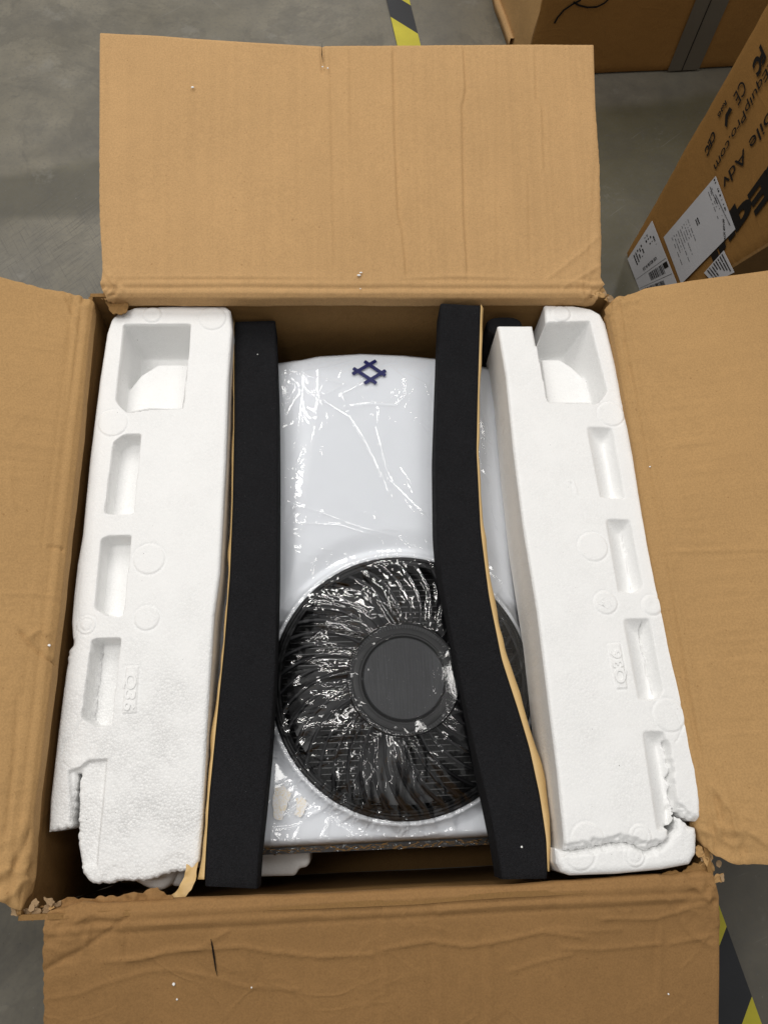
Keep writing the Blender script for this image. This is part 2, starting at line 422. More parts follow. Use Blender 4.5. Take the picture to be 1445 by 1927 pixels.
def floor_mat():
    t = NT('polished_concrete')
    a = t.n('ShaderNodeAttribute', _attribute_name='olive').outputs['Fac']; dk = t.n('ShaderNodeAttribute', _attribute_name='dark').outputs['Fac']
    n1 = t.noise(2.2, 5); n2 = t.noise(9, 6, None, .65); n3 = t.noise(120, 4)
    c = t.mix(t.ramp(n1, [(.35, 0.0), (.65, 1.0)]), (.152, .136, .100), (.212, .192, .148))
    c = t.mix(t.ramp(n2, [(.40, 0.0), (.66, .55)]), c, (.090, .084, .070))
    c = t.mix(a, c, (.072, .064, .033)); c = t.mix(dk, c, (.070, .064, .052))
    c = t.mix(t.ramp(n3, [(.3, .4), (.5, 0.0)]), c, (.10, .098, .09))
    for ang, sc, th in ((.9, 110, .74), (1.25, 140, .76), (-.7, 60, .77)):
        s = t.noise(sc, 2, t.rmap(ang, (1, .035, 1), (ang, 0, 0)))
        c = t.mix(t.ramp(s, [(th - .05, 0.0), (th + .02, .30)]), c, (.25, .245, .225))
    sc_ = t.n('ShaderNodeAttribute', _attribute_name='scuff').outputs['Fac']
    for ang, sc in ((.75, 120), (.68, 330), (.82, 260), (-.5, 300)):
        s = t.noise(sc, 2, t.rmap(ang, (1, .03, 1), (ang * 3, 2, 0)))
        c = t.mix(t.math('MULTIPLY', t.ramp(s, [(.58, 0.0), (.68, .4)]), sc_), c, (.06, .055, .046))
    st1 = t.noise(3.5, 6, t.map((1, 1, 1), (7, 3, 0)), .7, .6)
    c = t.mix(t.ramp(st1, [(.52, 0.0), (.56, .30), (.66, .1)]), c, (.075, .068, .055)); c = t.mix(t.ramp(t.noise(6, 5, t.map((1, 1, 1), (1, 9, 0)), .7), [(.60, 0.0), (.66, .22)]), c, (.28, .27, .24))
    grit = t.noise(160, 2, t.map((1, 1, 1), (2, 2, 0))); c = t.mix(t.ramp(grit, [(.70, 0.0), (.75, .5)]), c, (.05, .046, .038)); c = t.mix(t.ramp(grit, [(.24, .35), (.29, .0)]), c, (.30, .29, .26))
    wear = t.ramp(t.noise(5, 4), [(.3, .32), (.7, .6)])
    b = t.bsdf(c, .5, t.bump(n3, .0006, .25), Specular_IOR_Level=.45); t.t.links.new(wear, b.inputs['Roughness'])
    return t.m
M_floor = floor_mat()

# ------------------------------------------------------------------ floor
def grid_floor():
    xs = np.concatenate([[-14, -6, -3.2], np.arange(-2.2, 2.7, .02), [3.2, 6, 14]])
    ys = np.concatenate([[-12, -5, -2.2], np.arange(-1.4, 3.2, .02), [4, 7, 16]])
    X, Y = np.meshgrid(xs, ys, indexing='ij'); n, m = X.shape
    v = np.stack([X.ravel(), Y.ravel(), np.zeros(X.size)], 1)
    I = np.arange(n * m).reshape(n, m); q = np.stack([I[:-1, :-1], I[1:, :-1], I[1:, 1:], I[:-1, 1:]], -1).reshape(-1, 4)
    me = pymesh('floor', v, q.tolist())
    x, y = v[:, 0], v[:, 1]
    P = lambda pts: [tuple(at(p, 0)[:2]) for p in pts]
    def area(pts, soft, sc=.1, seed=3):
        d = sdist(x, y, P(pts)) + fbm(x, y, sc, seed) * .012
        return sstep(-soft, soft, d)
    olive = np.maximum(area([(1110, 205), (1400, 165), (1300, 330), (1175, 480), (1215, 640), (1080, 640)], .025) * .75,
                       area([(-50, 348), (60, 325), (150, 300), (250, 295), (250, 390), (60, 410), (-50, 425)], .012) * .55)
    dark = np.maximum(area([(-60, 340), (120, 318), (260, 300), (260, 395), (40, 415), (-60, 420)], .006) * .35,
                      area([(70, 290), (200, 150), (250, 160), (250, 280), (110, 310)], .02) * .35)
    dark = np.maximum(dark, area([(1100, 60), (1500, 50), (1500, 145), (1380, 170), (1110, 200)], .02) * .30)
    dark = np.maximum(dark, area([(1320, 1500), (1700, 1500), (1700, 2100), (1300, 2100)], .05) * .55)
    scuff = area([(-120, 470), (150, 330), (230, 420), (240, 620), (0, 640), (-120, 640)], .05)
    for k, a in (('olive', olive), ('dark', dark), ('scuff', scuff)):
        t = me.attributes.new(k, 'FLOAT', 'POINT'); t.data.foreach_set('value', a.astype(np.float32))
    o = finish('floor', me, M_floor); tag(o, 'grey polished concrete warehouse floor', kind='structure'); return o
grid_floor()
def floor_tape(name, c0, c1, width, ranges, label):
    """hazard tape: centre line c0->c1 given in pixels on the floor; slanted stripes"""
    a = at(c0, 0.0)[:2]; b = at(c1, 0.0)[:2]; d = unit(b - a); L = np.linalg.norm(b - a)
    fr = Frame((a[0], a[1], 0.004), (d[0], d[1], 0), (-d[1], d[0], 0))
    root = empty(name, (a[0], a[1], 0), label, 'floor tape', 'hazard tapes on the floor')
    hw = width / 2
    for s0, s1, m, slant in ranges:
        pts = [(s0 * L - slant, -hw), (s1 * L - slant, -hw), (s1 * L + slant, hw), (s0 * L + slant, hw)]
        o = prism('stripe', pts, .0006, M_yellow if m == 'y' else M_bltape, root, fr, 0.0)
    return root
floor_tape('hazard_tape', (748, 0), (775, 112), .062,
           [(-1.6, -.85, 'k', .035), (-.85, -.02, 'y', .035), (-.02, .46, 'k', .035), (.46, .98, 'y', .035), (.98, 1.6, 'k', .035)],
           'yellow and black striped floor tape beyond the raised back flap')
floor_tape('hazard_tape', (1290, 1651), (1387, 1927), .075,
           [(-.4, .1, 'k', -.037), (.1, .554, 'y', -.037), (.554, 1.025, 'k', -.037), (1.025, 1.5, 'y', -.037), (1.5, 2.0, 'k', -.037)],
           'yellow and black striped floor tape at bottom right beside the front flap')

# ------------------------------------------------------------------ open carton
WX, LY = 0.40, 0.41572
root = empty('cardboard_box', (0, 0, 0), 'large open brown corrugated cardboard box holding a white fan unit', 'cardboard box')
RADF = .009
def bend(tilt, v0=.006, rad=RADF):
    """wrap the sheet over the fold: below v0 it curls down into the wall"""
    total = math.pi / 2 - tilt
    def f(V):
        V = V.copy(); m = V[:, 1] < v0
        arc = rad * total; s = v0 - V[m, 1]; t = np.minimum(s, arc) / rad; rest = np.maximum(s - arc, 0)
        r = rad + V[m, 2]
        V[m, 1] = v0 - r * np.sin(t) - rest * np.cos(t)
        V[m, 2] = -rad + r * np.cos(t) - rest * np.sin(t)
        return V
    return f
def creases(U, V, lines):
    h = np.zeros_like(U)
    for P, wdt, amp in lines:
        d = ldist(U, V, P, .06); h += 1.4 * amp * np.exp(-d / wdt)
    return h
def steps(U, V, lines):
    """one side of the line sits a little higher than the other; line given as v-sorted points (u at v)"""
    h = np.zeros_like(U)
    for P, wdt, amp in lines:
        P = np.array(sorted([(p[1], p[0]) for p in P])); uu = np.interp(V, P[:, 0], P[:, 1])
        fade = sstep(P[0, 0] - .01, P[0, 0] + .01, V) * (1 - sstep(P[-1, 0] - .01, P[-1, 0] + .01, V))
        x = (U - uu) / wdt; h += 1.5 * amp * np.exp(-np.abs(x) * 1.2) * fade - 1.2 * amp * np.exp(-((x - 1.3) ** 2)) * fade
    return h
def hinge_h(U, V, seed, wid=1.0):
    """score lines and crushed flutes beside the fold"""
    wob = fbm(U, V * 0, .16, seed) * .0009
    h = -.0022 * np.exp(-np.abs(V - .014 * wid - wob) / .0022) - .0013 * np.exp(-np.abs(V - .027 * wid + wob) / .002)
    h += -.0018 * np.exp(-np.abs(V - .001 - wob) / .0016) + .0012 * np.exp(-((V - .020 * wid) / .004) ** 2)
    near = np.exp(-(np.maximum(V, 0) / .03) ** 2)
    h += near * fbm(U, V, .02, seed + 3) * .0006
    return h
def corner_crush(U, V, u0, v0, r, seed, amp=.006):
    d = np.hypot(U - u0, V - v0); k = np.exp(-(d / r) ** 2)
    ridg = (1 - np.abs(fbm(U, V, r * .9, seed, 2)) * 3.2) * .7 + (1 - np.abs(fbm(U * .4 + V, V * .5 - U, r * .45, seed + 40, 2)) * 3) * .45
    return k * ridg * amp
def flap(frame, outline, lines, seed, tilt, mat, extra=None, jagwhere=None, amp=.0012, step=.0024, thick=.006, label=None, v0=.006):
    P = jag(outline, amp * (.45 if v0 == .006 and seed == 21 else 1), .005, seed, where=jagwhere)
    def h(U, V, sd):
        H = fbm(U, V, .16, seed) * .0030 + fbm(U, V, .03, seed + 5) * .0004
        H += creases(U, V, lines) + hinge_h(U, V - (v0 - .006), seed)
        if extra is not None: H = H + extra(U, V)
        H -= .0016 * (1 - sstep(0, .003, sd))
        return H
    o = slab('flap', frame, P, step, h, thick, [mat], root, warp=bend(tilt, v0), bottom=True)
    if label: o['label'] = label
    return o
TB = R_(14); TF = -R_(20); TR = R_(15); TL = R_(20)
fB = Frame((0, LY, RIM), (1, 0, 0), (0, math.cos(TB), math.sin(TB)))
fF = Frame((0, -LY, RIM), (-1, 0, 0), (0, -math.cos(TF), math.sin(TF)))
fR = Frame((WX, 0, RIM), (0, -1, 0), (math.cos(TR), 0, math.sin(TR)))
fL = Frame((-WX, 0, RIM), (0, 1, 0), (-math.cos(TL), 0, math.sin(TL)))
# back flap
ob = fB.poly([(188, 60), (460, 75), (600, 83), (850, 82), (1117, 83), (1120, 200), (1127, 300), (1131, 450), (1130, 520), (1139, 533), (1128, 545)])
ob = ob + [(ob[-1][0] - .006, -.026), (ob[0][0] + .02, -.026)] + fB.poly([(196, 552), (190, 540), (193, 505), (188, 420), (187, 250)])
pb = lambda *p: fB.poly(p)
bl = [(pb((606, 82), (607, 134)), .0012, -.004), (pb((190, 522), (420, 521), (560, 523), (740, 526), (860, 519), (1100, 530)), .003, .0012),
      (pb((1030, 525), (1100, 470), (1125, 445)), .003, .0014), (pb((1060, 540), (1128, 500)), .002, .0012), (pb((1100, 545), (1110, 470), (1122, 300)), .0025, -.001),
      (pb((203, 90), (198, 300), (204, 500)), .002, -.001), (pb((195, 505), (215, 535), (230, 545)), .0025, .0018)]
def ex_b(U, V):
    st = steps(U, V, [(pb((735, 90), (738, 250), (745, 400), (752, 430), (760, 520)), .004, .0016),
                      (pb((868, 90), (872, 170), (866, 200), (869, 400), (876, 515)), .0035, .0016),
                      (pb((1003, 90), (1005, 185), (1016, 200), (1020, 320)), .003, .0009),
                      (pb((617, 90), (620, 250), (625, 500)), .004, .0008), (pb((655, 90), (655, 250)), .004, .0006), (pb((990, 330), (992, 500)), .003, .0006),
                      (pb((930, 100), (930, 500)), .004, .0004)])
    fl = np.sin(U / .0105 * 2 * math.pi + fbm(U, V, .05, 3) * 1.2) * .00016 * (0.4 + .6 * sstep(-.1, .1, U + fbm(U, V, .2, 8) * .15))
    return st + fl + corner_crush(U, V, .385, .0, .035, 11, .005) + corner_crush(U, V, -.385, .005, .025, 12, .005) - .0016 * sstep(.08, .43, V) * np.sin((U + .4) * 4)
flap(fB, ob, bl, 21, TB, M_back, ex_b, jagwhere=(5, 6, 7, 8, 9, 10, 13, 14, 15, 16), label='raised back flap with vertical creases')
# front flap
pf = lambda *p: fF.poly(p)
of = pf((1345, 1660), (1352, 1690), (1354, 1750), (1352, 1927))
ofl = pf((83, 1927), (82, 1800), (84, 1740), (90, 1712))
of = [(of[0][0] + .012, -.016), (of[0][0] + .002, -.004)] + of + [(of[-1][0], .40), (ofl[0][0], .40)] + ofl + [(ofl[-1][0] - .012, -.010), (ofl[-1][0] - .045, -.018)]
fl_lines = [(pf((200, 1808), (270, 1802), (320, 1786), (400, 1784), (455, 1780), (520, 1792), (600, 1800), (700, 1796)), .0022, .0016),
            (pf((90, 1878), (150, 1868), (200, 1848), (280, 1826), (330, 1824), (400, 1838), (460, 1856), (560, 1862)), .002, .0009),
            (pf((240, 1805), (380, 1782), (430, 1750)), .0022, .0013),
            (pf((84, 1824), (150, 1790), (200, 1757), (240, 1725)), .003, -.0022), (pf((95, 1740), (140, 1735), (175, 1718)), .002, .0016), (pf((160, 1790), (170, 1740), (150, 1705)), .002, .0018),
            (pf((238, 1705), (240, 1760), (236, 1800)), .0018, -.0016),
            (pf((180, 1725), (300, 1736), (430, 1726), (600, 1720)), .0025, .0012), (pf((200, 1745), (250, 1738), (400, 1730)), .0015, .001),
            (pf((720, 1786), (810, 1772), (880, 1782), (960, 1768), (1020, 1754), (1100, 1764)), .0022, .0016),
            (pf((1040, 1749), (1110, 1752), (1170, 1748)), .0018, .0010), (pf((1060, 1785), (1130, 1786), (1240, 1776)), .002, .0013), (pf((1260, 1776), (1340, 1760)), .002, .0014),
            (pf((820, 1712), (1000, 1700), (1160, 1690), (1280, 1688)), .003, .0014), (pf((1130, 1728), (1230, 1728), (1320, 1700)), .002, .0016),
            (pf((960, 1830), (1010, 1812), (1075, 1796)), .002, .0010), (pf((1040, 1700), (1050, 1745)), .003, -.001),
            (pf((1240, 1650), (1260, 1700), (1300, 1760), (1340, 1780)), .003, .0016), (pf((1290, 1655), (1330, 1690), (1350, 1740)), .003, .002)]
def ex_f(U, V):
    s = steps(U, V, [(pf((500, 1820), (505, 1900), (512, 2100)), .005, .0011), (pf((826, 1700), (828, 1927)), .006, .0014), (pf((920, 1760), (922, 1927)), .006, .0010),
                     (pf((1242, 1740), (1240, 1860)), .004, .0010), (pf((228, 1725), (232, 1790)), .004, .0012), (pf((725, 1690), (722, 1920)), .005, .0008)])
    p = pf((400, 1780))[0]; q = pf((406, 1870))[0]
    return s + corner_crush(U, V, pf((110, 1730))[0][0], .03, .05, 31, .0038) + corner_crush(U, V, pf((1330, 1680))[0][0], .015, .035, 33, .0035) + fbm(U, V, .055, 77) * .0005
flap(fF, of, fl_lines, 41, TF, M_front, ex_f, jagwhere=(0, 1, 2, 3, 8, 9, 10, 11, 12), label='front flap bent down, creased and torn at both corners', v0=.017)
# right flap
pr = lambda *p: fR.poly(p)
r0 = pr((1150, 566), (1170, 556), (1225, 540), (1300, 527), (1445, 508)); r1 = pr((1445, 1628), (1390, 1628), (1348, 1612), (1330, 1598))
orr = [(r0[0][0] + .012, -.026), (r0[0][0] + .004, -.006)] + r0 + [(r0[-1][0], .40), (r1[0][0], .40)] + r1 + [(r1[-1][0] - .004, -.008), (r1[-1][0] - .02, -.026)]
rl = [(pr((1175, 640), (1195, 800), (1220, 960), (1260, 1150), (1300, 1350), (1345, 1500), (1355, 1560)), .002, -.0014),
      (pr((1262, 850), (1290, 960), (1312, 1030)), .002, .0012), (pr((1265, 1038), (1350, 1036), (1460, 1034)), .0025, .0014),
      (pr((1340, 1480), (1400, 1560), (1445, 1590)), .003, .002), (pr((1350, 1440), (1380, 1540), (1390, 1620)), .003, .0022), (pr((1345, 1500), (1362, 1560), (1360, 1610)), .0025, -.002),
      (pr((1180, 570), (1210, 640)), .003, .0012), (pr((1175, 600), (1182, 680)), .002, .0014), (pr((1420, 1380), (1445, 1460)), .003, .001)]
def ex_r(U, V):
    rib = np.clip(vnoise(U * 1.0, V * .08, .0065, 9), 0, 1) * .0013 * np.exp(-((V - .075) / .05) ** 2) * (.3 + .7 * sstep(-.2, .3, vnoise(U, V, .05, 44)))
    return rib + corner_crush(U, V, r1[-1][0], .02, .05, 51, .006) + corner_crush(U, V, r0[0][0], .01, .035, 52, .005) + .010 * np.exp(-(V / .08)**2) * np.exp(-((U - .1) / .3) ** 2) * 0
flap(fR, orr, rl, 61, TR, M_flap, ex_r, jagwhere=(0, 1, 2, 3, 8, 9, 10, 11), label='right flap with ribbed flute marks')
# left flap
pl = lambda *p: fL.poly(p)
l0 = pl((48, 1714), (30, 1712), (0, 1697)); l1 = pl((0, 519), (30, 527), (80, 540), (150, 553), (168, 562))
ol = [(l0[0][0] + .016, -.026), (l0[0][0] + .002, -.008)] + l0 + [(l0[-1][0], .40), (l1[0][0], .40)] + l1 + [(l1[-1][0], -.006), (l1[-1][0] - .008, -.026)]
ll = [(pl((136, 620), (122, 780), (108, 900), (88, 1050), (70, 1200), (45, 1400), (25, 1600)), .0022, -.0016),
      (pl((0, 1118), (60, 1118), (110, 1124)), .002, .0012), (pl((78, 1050), (68, 1118)), .002, .0012),
      (pl((40, 1190), (60, 1215), (90, 1240), (110, 1248)), .0016, -.0035), (pl((55, 1200), (75, 1185), (88, 1195)), .002, .0025), (pl((60, 1210), (60, 1180)), .0015, .002),
      (pl((95, 1030), (120, 1034)), .002, -.003), (pl((0, 1690), (30, 1600), (50, 1540)), .003, .002), (pl((10, 1660), (45, 1600), (60, 1560)), .0025, -.002),
      (pl((22, 870), (20, 930), (28, 960)), .0016, .0008), (pl((120, 560), (150, 640)), .002, .001), (pl((35, 1310), (24, 1480), (16, 1560)), .003, -.0014)]
def ex_l(U, V):
    rib = np.clip(vnoise(U * 1.0, V * .08, .0070, 19), 0, 1) * .0011 * np.exp(-((V - .05) / .04) ** 2) * (.3 + .7 * sstep(-.2, .3, vnoise(U, V, .06, 54)))
    return rib + corner_crush(U, V, l0[0][0] + .02, .01, .06, 71, .007) + corner_crush(U, V, l1[-1][0], .01, .03, 72, .004)
flap(fL, ol, ll, 81, TL, M_flap, ex_l, jagwhere=(0, 1, 2, 3, 4, 8, 9, 10, 11), label='left flap with a small tear along its fold')
# walls (inner faces just inside the folds), slightly bowed, interior shade put into their brown
def wall(frame, u0, u1, seed, bow):
    hgt = RIM - .004
    P = [(u0, -hgt), (u1, -hgt), (u1, -RADF + .002), (u0, -RADF + .002)]
    def h(U, V, sd):
        return -bow * np.exp(-(U / .25) ** 2) * (1 + V / hgt * .4) + fbm(U, V, .14, seed) * .002 + fbm(U, V, .04, seed + 2) * .0005 \
            - .0010 * np.exp(-((V + .055 + fbm(U, V * 0, .2, seed) * .004) / .003) ** 2)
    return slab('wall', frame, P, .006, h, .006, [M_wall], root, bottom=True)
wall(Frame((0, LY + .0035, RIM), (1, 0, 0), (0, 0, 1)), -WX - .0075, WX + .0075, 5, .002)
wall(Frame((0, -LY - .0125, RIM), (-1, 0, 0), (0, 0, 1)), -WX - .0075, WX + .0075, 6, .002)
wall(Frame((WX + .0035, 0, RIM), (0, -1, 0), (0, 0, 1)), -LY - .003, LY + .012, 7, .003)
wall(Frame((-WX - .0035, 0, RIM), (0, 1, 0), (0, 0, 1)), -LY - .012, LY + .003, 8, .002)
slab('bottom', Frame((0, 0, .014), (1, 0, 0), (0, 1, 0)), [(-WX - .003, -LY - .012), (WX + .003, -LY - .012), (WX + .003, LY + .003), (-WX - .003, LY + .003)], .03, lambda U, V, s: fbm(U, V, .2, 3) * .001, .008, [M_wall], root, bottom=True)
# torn corners: shredded liner and flutes
def shred(p, z, size, seed, n=3, mats=None, rx=1.0, squash=.7):
    rnd = random.Random(seed); c = at(p, RIM + z)
    for k in range(n):
        s = size * rnd.uniform(.6, 1.1); ang = rnd.uniform(0, 6.28)
        cc = c + np.array([rnd.uniform(-1, 1) * size * .7 * rx, rnd.uniform(-1, 1) * size * .5, rnd.uniform(-.4, .3) * size])
        N = 8; P = []
        for i in range(N):
            a = 2 * math.pi * i / N; r = s * rnd.uniform(.5, 1.25); P.append((r * math.cos(a), r * squash * math.sin(a)))
        P = jag(P, s * .13, .0024, seed + k)
        ex = np.array([math.cos(ang), math.sin(ang), rnd.uniform(-.5, .5)]); ey = np.array([-math.sin(ang), math.cos(ang), rnd.uniform(-.6, .6)])
        def h(U, V, sd, q=seed * 7 + k):
            return (1 - np.abs(fbm(U, V, s * .5, q, 3)) * 2) * s * .13 + fbm(U, V, s * .25, q + 3) * s * .05
        slab('torn_paper', Frame(cc, ex, ey), P, max(.0011, s / 22), h, .0012, [(mats or [M_flap, M_edge])[k % 2]], root, bottom=True)
shred((195, 556), -.010, .009, 1, 3); shred((205, 568), -.03, .009, 8, 2, [M_wall, M_flap])
shred((1133, 552), -.006, .009, 2, 4); shred((1147, 566), -.008, .009, 3, 4); shred((1158, 572), -.008, .007, 23, 2)
for q_ in ((40, 1712, -.010), (58, 1718, -.016), (76, 1714, -.020), (92, 1708, -.022), (106, 1703, -.020), (64, 1708, -.012)):
    shred(q_[:2], q_[2], .0085, q_[0], 3, [M_edge, M_flap] if q_[0] % 4 else [M_edge, M_edge], 1.2, .55)
for q_ in ((1318, 1608, -.008), (1334, 1616, -.010), (1344, 1634, -.012), (1326, 1622, -.014), (1350, 1652, -.012)):
    shred(q_[:2], q_[2], .0085, q_[0], 3, [M_flap, M_edge], 1.1, .55)
# folded liner pieces inside the back corners and along the bottom left corner
for pts, z, sd_ in (([(196, 552), (232, 556), (243, 578), (236, 590), (214, 592), (203, 575)], -.020, 3),
                    ([(70, 1708), (120, 1692), (200, 1688), (262, 1680), (300, 1668), (330, 1690), (240, 1700), (160, 1698), (120, 1712)], -.022, 4),
                    ([(1235, 1648), (1290, 1636), (1325, 1612), (1342, 1640), (1330, 1656), (1260, 1660)], -.016, 5)):
    fr = Frame((0, 0, RIM + z), (1, 0, 0), (0, 1, 0)); P = jag(fr.poly(pts), .0024, .004, sd_)
    c = np.mean(P, axis=0)
    slab('torn_liner', Frame((c[0], c[1], RIM + z), (1, 0, .05), (0, 1, .12)), [(a - c[0], b - c[1]) for a, b in P], .0018,
         lambda U, V, s, q=sd_: (1 - np.abs(fbm(U, V, .02, q, 3)) * 2) * .004, .002, [M_front if sd_ == 4 else M_wall], root, bottom=True)

# ------------------------------------------------------------------ polystyrene
def block(name, zb, zf, outline, feats, thick, mat, label, jagsegs=(), jamp=.0012, seed=1, bead=None, rough=None, parent=None, fillet=.006, step=.0014, sides=.8, group='white polystyrene pieces in the box'):
    """top plane goes from zb (back) to zf (front) relative to the rim"""
    o = np.array([0, 0, RIM + (zb + zf) / 2]); ey = np.array([0, 2 * LY, zb - zf]); fr = Frame(o, (1, 0, 0), ey)
    P = jag(fr.poly(outline), jamp, .0032, seed, where=jagsegs) if jagsegs else fr.poly(outline)
    if not jagsegs: P = rounded(P, .006)
    def h(U, V, sd):
        H = np.zeros_like(U)
        for f in feats:
            k = f[0]
            if k == 'pocket':
                _, pts, dep, sl, rad = f; Q = rounded(fr.poly(pts), rad); d = sdist(U, V, Q)
                t = np.clip(d / sl, 0, 1); prof = np.where(t < 1, np.sin(t * math.pi / 2) ** .8, 1.0)
                H = np.minimum(H, -dep * prof * (d > 0))
            elif k == 'slope':                       # pocket with one wide rounded wall on the outer side
                _, pts, dep, sl, wide, rad = f; Q = rounded(fr.poly(pts), rad); d = sdist(U, V, Q)
                A = np.array(Q); vmin, vmax = A[:, 1].min(), A[:, 1].max()
                def ln(p, q):
                    p = np.array(fr.px(p)); q = np.array(fr.px(q)); tt = unit(q - p); return np.abs((U - p[0]) * tt[1] - (V - p[1]) * tt[0])
                parts = [ln(pts[0], pts[-1]) * .85, ln(pts[1], pts[2]) * 2.0, ln(pts[0], pts[1]) * 1.3, ln(pts[-2], pts[-1]) * 5]
                kk = .0035; sm = -kk * np.log(sum(np.exp(-np.clip(q_, 0, .2) / kk) for q_ in parts) + math.exp(-dep / kk)); sm0 = np.clip(d / .002, 0, 1)
                H = np.minimum(H, -np.clip(sm, 0, 1) * sm0 * (d > 0))
            elif k == 'disc':
                _, c, r, amp = f; cu = np.array(fr.px(c)); ru = np.linalg.norm(np.array(fr.px((c[0] + r, c[1]))) - cu)
                d = np.hypot(U - cu[0], V - cu[1]); H = H + amp * (1 - sstep(ru - .0016, ru, d)) - .0007 * np.exp(-((d - ru - .0008) / .0012) ** 2)
            elif k == 'ring':
                _, c, r, amp = f; cu = np.array(fr.px(c)); ru = np.linalg.norm(np.array(fr.px((c[0] + r, c[1]))) - cu)
                d = np.hypot(U - cu[0], V - cu[1]); H = H + amp * np.exp(-((d - ru) / .0014) ** 2)
            elif k == 'plate':
                _, pts, amp = f; d = sdist(U, V, fr.poly(pts)); H = H + amp * sstep(0, .0014, d) - .0007 * np.exp(-((d + .0005) / .0010) ** 2)
            elif k == 'crack':
                _, pts, wd, dep, am = f; L = jline(fr.poly(pts), am, .0065, int(pts[0][0])); d = ldist(U, V, L, .03)
                wv = wd * (.6 + .7 * np.abs(fbm(U, V, .01, 4))); H = H - dep * np.exp(-(d / wv) ** 2)
            elif k == 'fn': H = f[1](U, V, sd, H, fr)
        e = np.clip(sd / fillet, 0, 1); H = H - fillet * (1 - np.sqrt(np.clip(1 - (1 - e) ** 2, 0, 1))) * sides
        H = H + fbm(U, V, .09, seed) * .0008 + fbm(U, V, .008, seed + 4) * .00012
        return H
    bf = bead or (lambda U, V: np.full(U.shape, .4))
    ob_ = slab(name, fr, P, step, h, thick, [mat], parent, side_rows=6, side_noise=.0006, attrs={'bead': bf})
    if parent is None: tag(ob_, label, 'polystyrene', group)
    return ob_, fr
def mound(polypx, dep, pocketpx, D, kt, kl, left=True):
    """big corner pocket: sloping back and outer walls, lower quarter-round step inside"""
    def f(U, V, sd, H, fr):
        Q = rounded(fr.poly(pocketpx), .006); d = sdist(U, V, Q); A = fr.poly(pocketpx)
        a = np.array(A[0]); b = np.array(A[1]); t = unit(b - a); dt = np.abs((U - a[0]) * t[1] - (V - a[1]) * t[0])
        # outer wall line: from A[0] to A[-1] (left block) / A[1]->A[2] (right block)
        p, q = (np.array(A[0]), np.array(A[-1])) if left else (np.array(A[1]), np.array(A[2]))
        t2 = unit(q - p); dl = np.abs((U - p[0]) * t2[1] - (V - p[1]) * t2[0])
        kk = .004; base = np.clip(-kk * np.log(np.exp(-dt * kt / kk) + np.exp(-dl * kl / kk) + math.exp(-D / kk)), 0, 1)
        base = np.minimum(base, np.clip(d / .0035, 0, 1) * D)
        M_ = rounded(fr.poly(polypx, -dep), .004); dm = sdist(U, V, M_)
        slope = dep + .0 * U
        k = sstep(-.005, .0015, dm)
        dm_dep = np.minimum(slope, np.clip(d / .003, 0, 1) * dep)
        base2 = base * (1 - k) + np.minimum(base, dm_dep) * k
        return np.where(d > 0, np.minimum(H, -base2), H)
    return ('fn', f)
# left block
Lout = [(223, 588), (255, 577), (345, 574), (425, 575), (434, 583), (437, 620), (430, 716), (425, 860), (414, 1076), (403, 1159), (389, 1377), (380, 1558), (375, 1620), (363, 1639),
        (327, 1642), (301, 1649), (272, 1658), (232, 1657), (203, 1664), (174, 1663), (160, 1649), (151, 1631), (145, 1595), (144, 1559), (147, 1486), (150, 1455),
        (142, 1455), (135, 1556), (120, 1561), (91, 1566), (94, 1504), (109, 1377), (123, 1268), (127, 1246), (131, 1221), (137, 1214), (136, 1200), (134, 1170), (138, 1123), (145, 1060), (155, 1004), (169, 860), (187, 716), (201, 626), (210, 600)]
Lpk = [(233, 610), (359, 609), (354, 680), (345, 770), (281, 771), (239, 777), (218, 755)]
Lfe = [mound([(300, 686), (356, 686), (345, 772), (281, 770), (239, 779), (228, 768), (243, 735), (266, 706)], .040, Lpk, .082, 6.0, 8.0),
       ('pocket', [(214, 833), (234, 818), (266, 817), (252, 967), (197, 967)], .030, .004, .004),
       ('pocket', [(191, 1015), (202, 1009), (248, 1008), (232, 1160), (203, 1159), (179, 1146)], .030, .004, .004),
       ('pocket', [(173, 1206), (182, 1201), (228, 1201), (210, 1367), (178, 1367), (154, 1351)], .030, .004, .004),
       ('pocket', [(128, 1450), (150, 1444), (167, 1430), (203, 1428), (183, 1634), (140, 1633)], .006, .003, .003),
       ('disc', (287, 592), 18, .0009), ('ring', (287, 592), 13, .0006), ('disc', (400, 599), 26, .0009), ('disc', (213, 796), 28, .0008), ('disc', (281, 1052), 30, .0008),
       ('disc', (277, 1163), 24, .0009), ('disc', (163, 1176), 18, .0010), ('ring', (163, 1176), 12, -.0012), ('disc', (150, 1396), 30, -.0008), ('disc', (330, 1645), 33, -.0010), ('disc', (217, 1656), 22, -.0008),
       ('plate', [(238, 1254), (263, 1253), (258, 1342), (230, 1343)], .0012),
       ('crack', [(183, 1205), (178, 1255), (170, 1310), (167, 1352)], .0008, .008, .0012),
       ('crack', [(160, 1350), (140, 1380), (120, 1400), (118, 1435), (133, 1448)], .0010, .0012, .0008),
       ('crack', [(139, 1210), (150, 1180), (146, 1130), (152, 1080)], .0010, .0010, .0006), ('crack', [(142, 1200), (142, 1120), (150, 1060)], .0010, .0010, .0006)]
def bead_left(U, V): return .10 + .9 * sstep(.02, -.30, V + fbm(U, V, .12, 3) * .06)
Lb, fLb = block('polystyrene_block', -.030, -.046, Lout, Lfe, .085, M_eps, 'long white polystyrene block along the left wall, its lower edge crumbled away', seed=3, bead=bead_left,
                jagsegs=set([13, 14, 15, 16, 17, 18, 19, 20, 22, 23, 24, 25, 26, 27, 28, 33, 34, 35]), jamp=.0013)
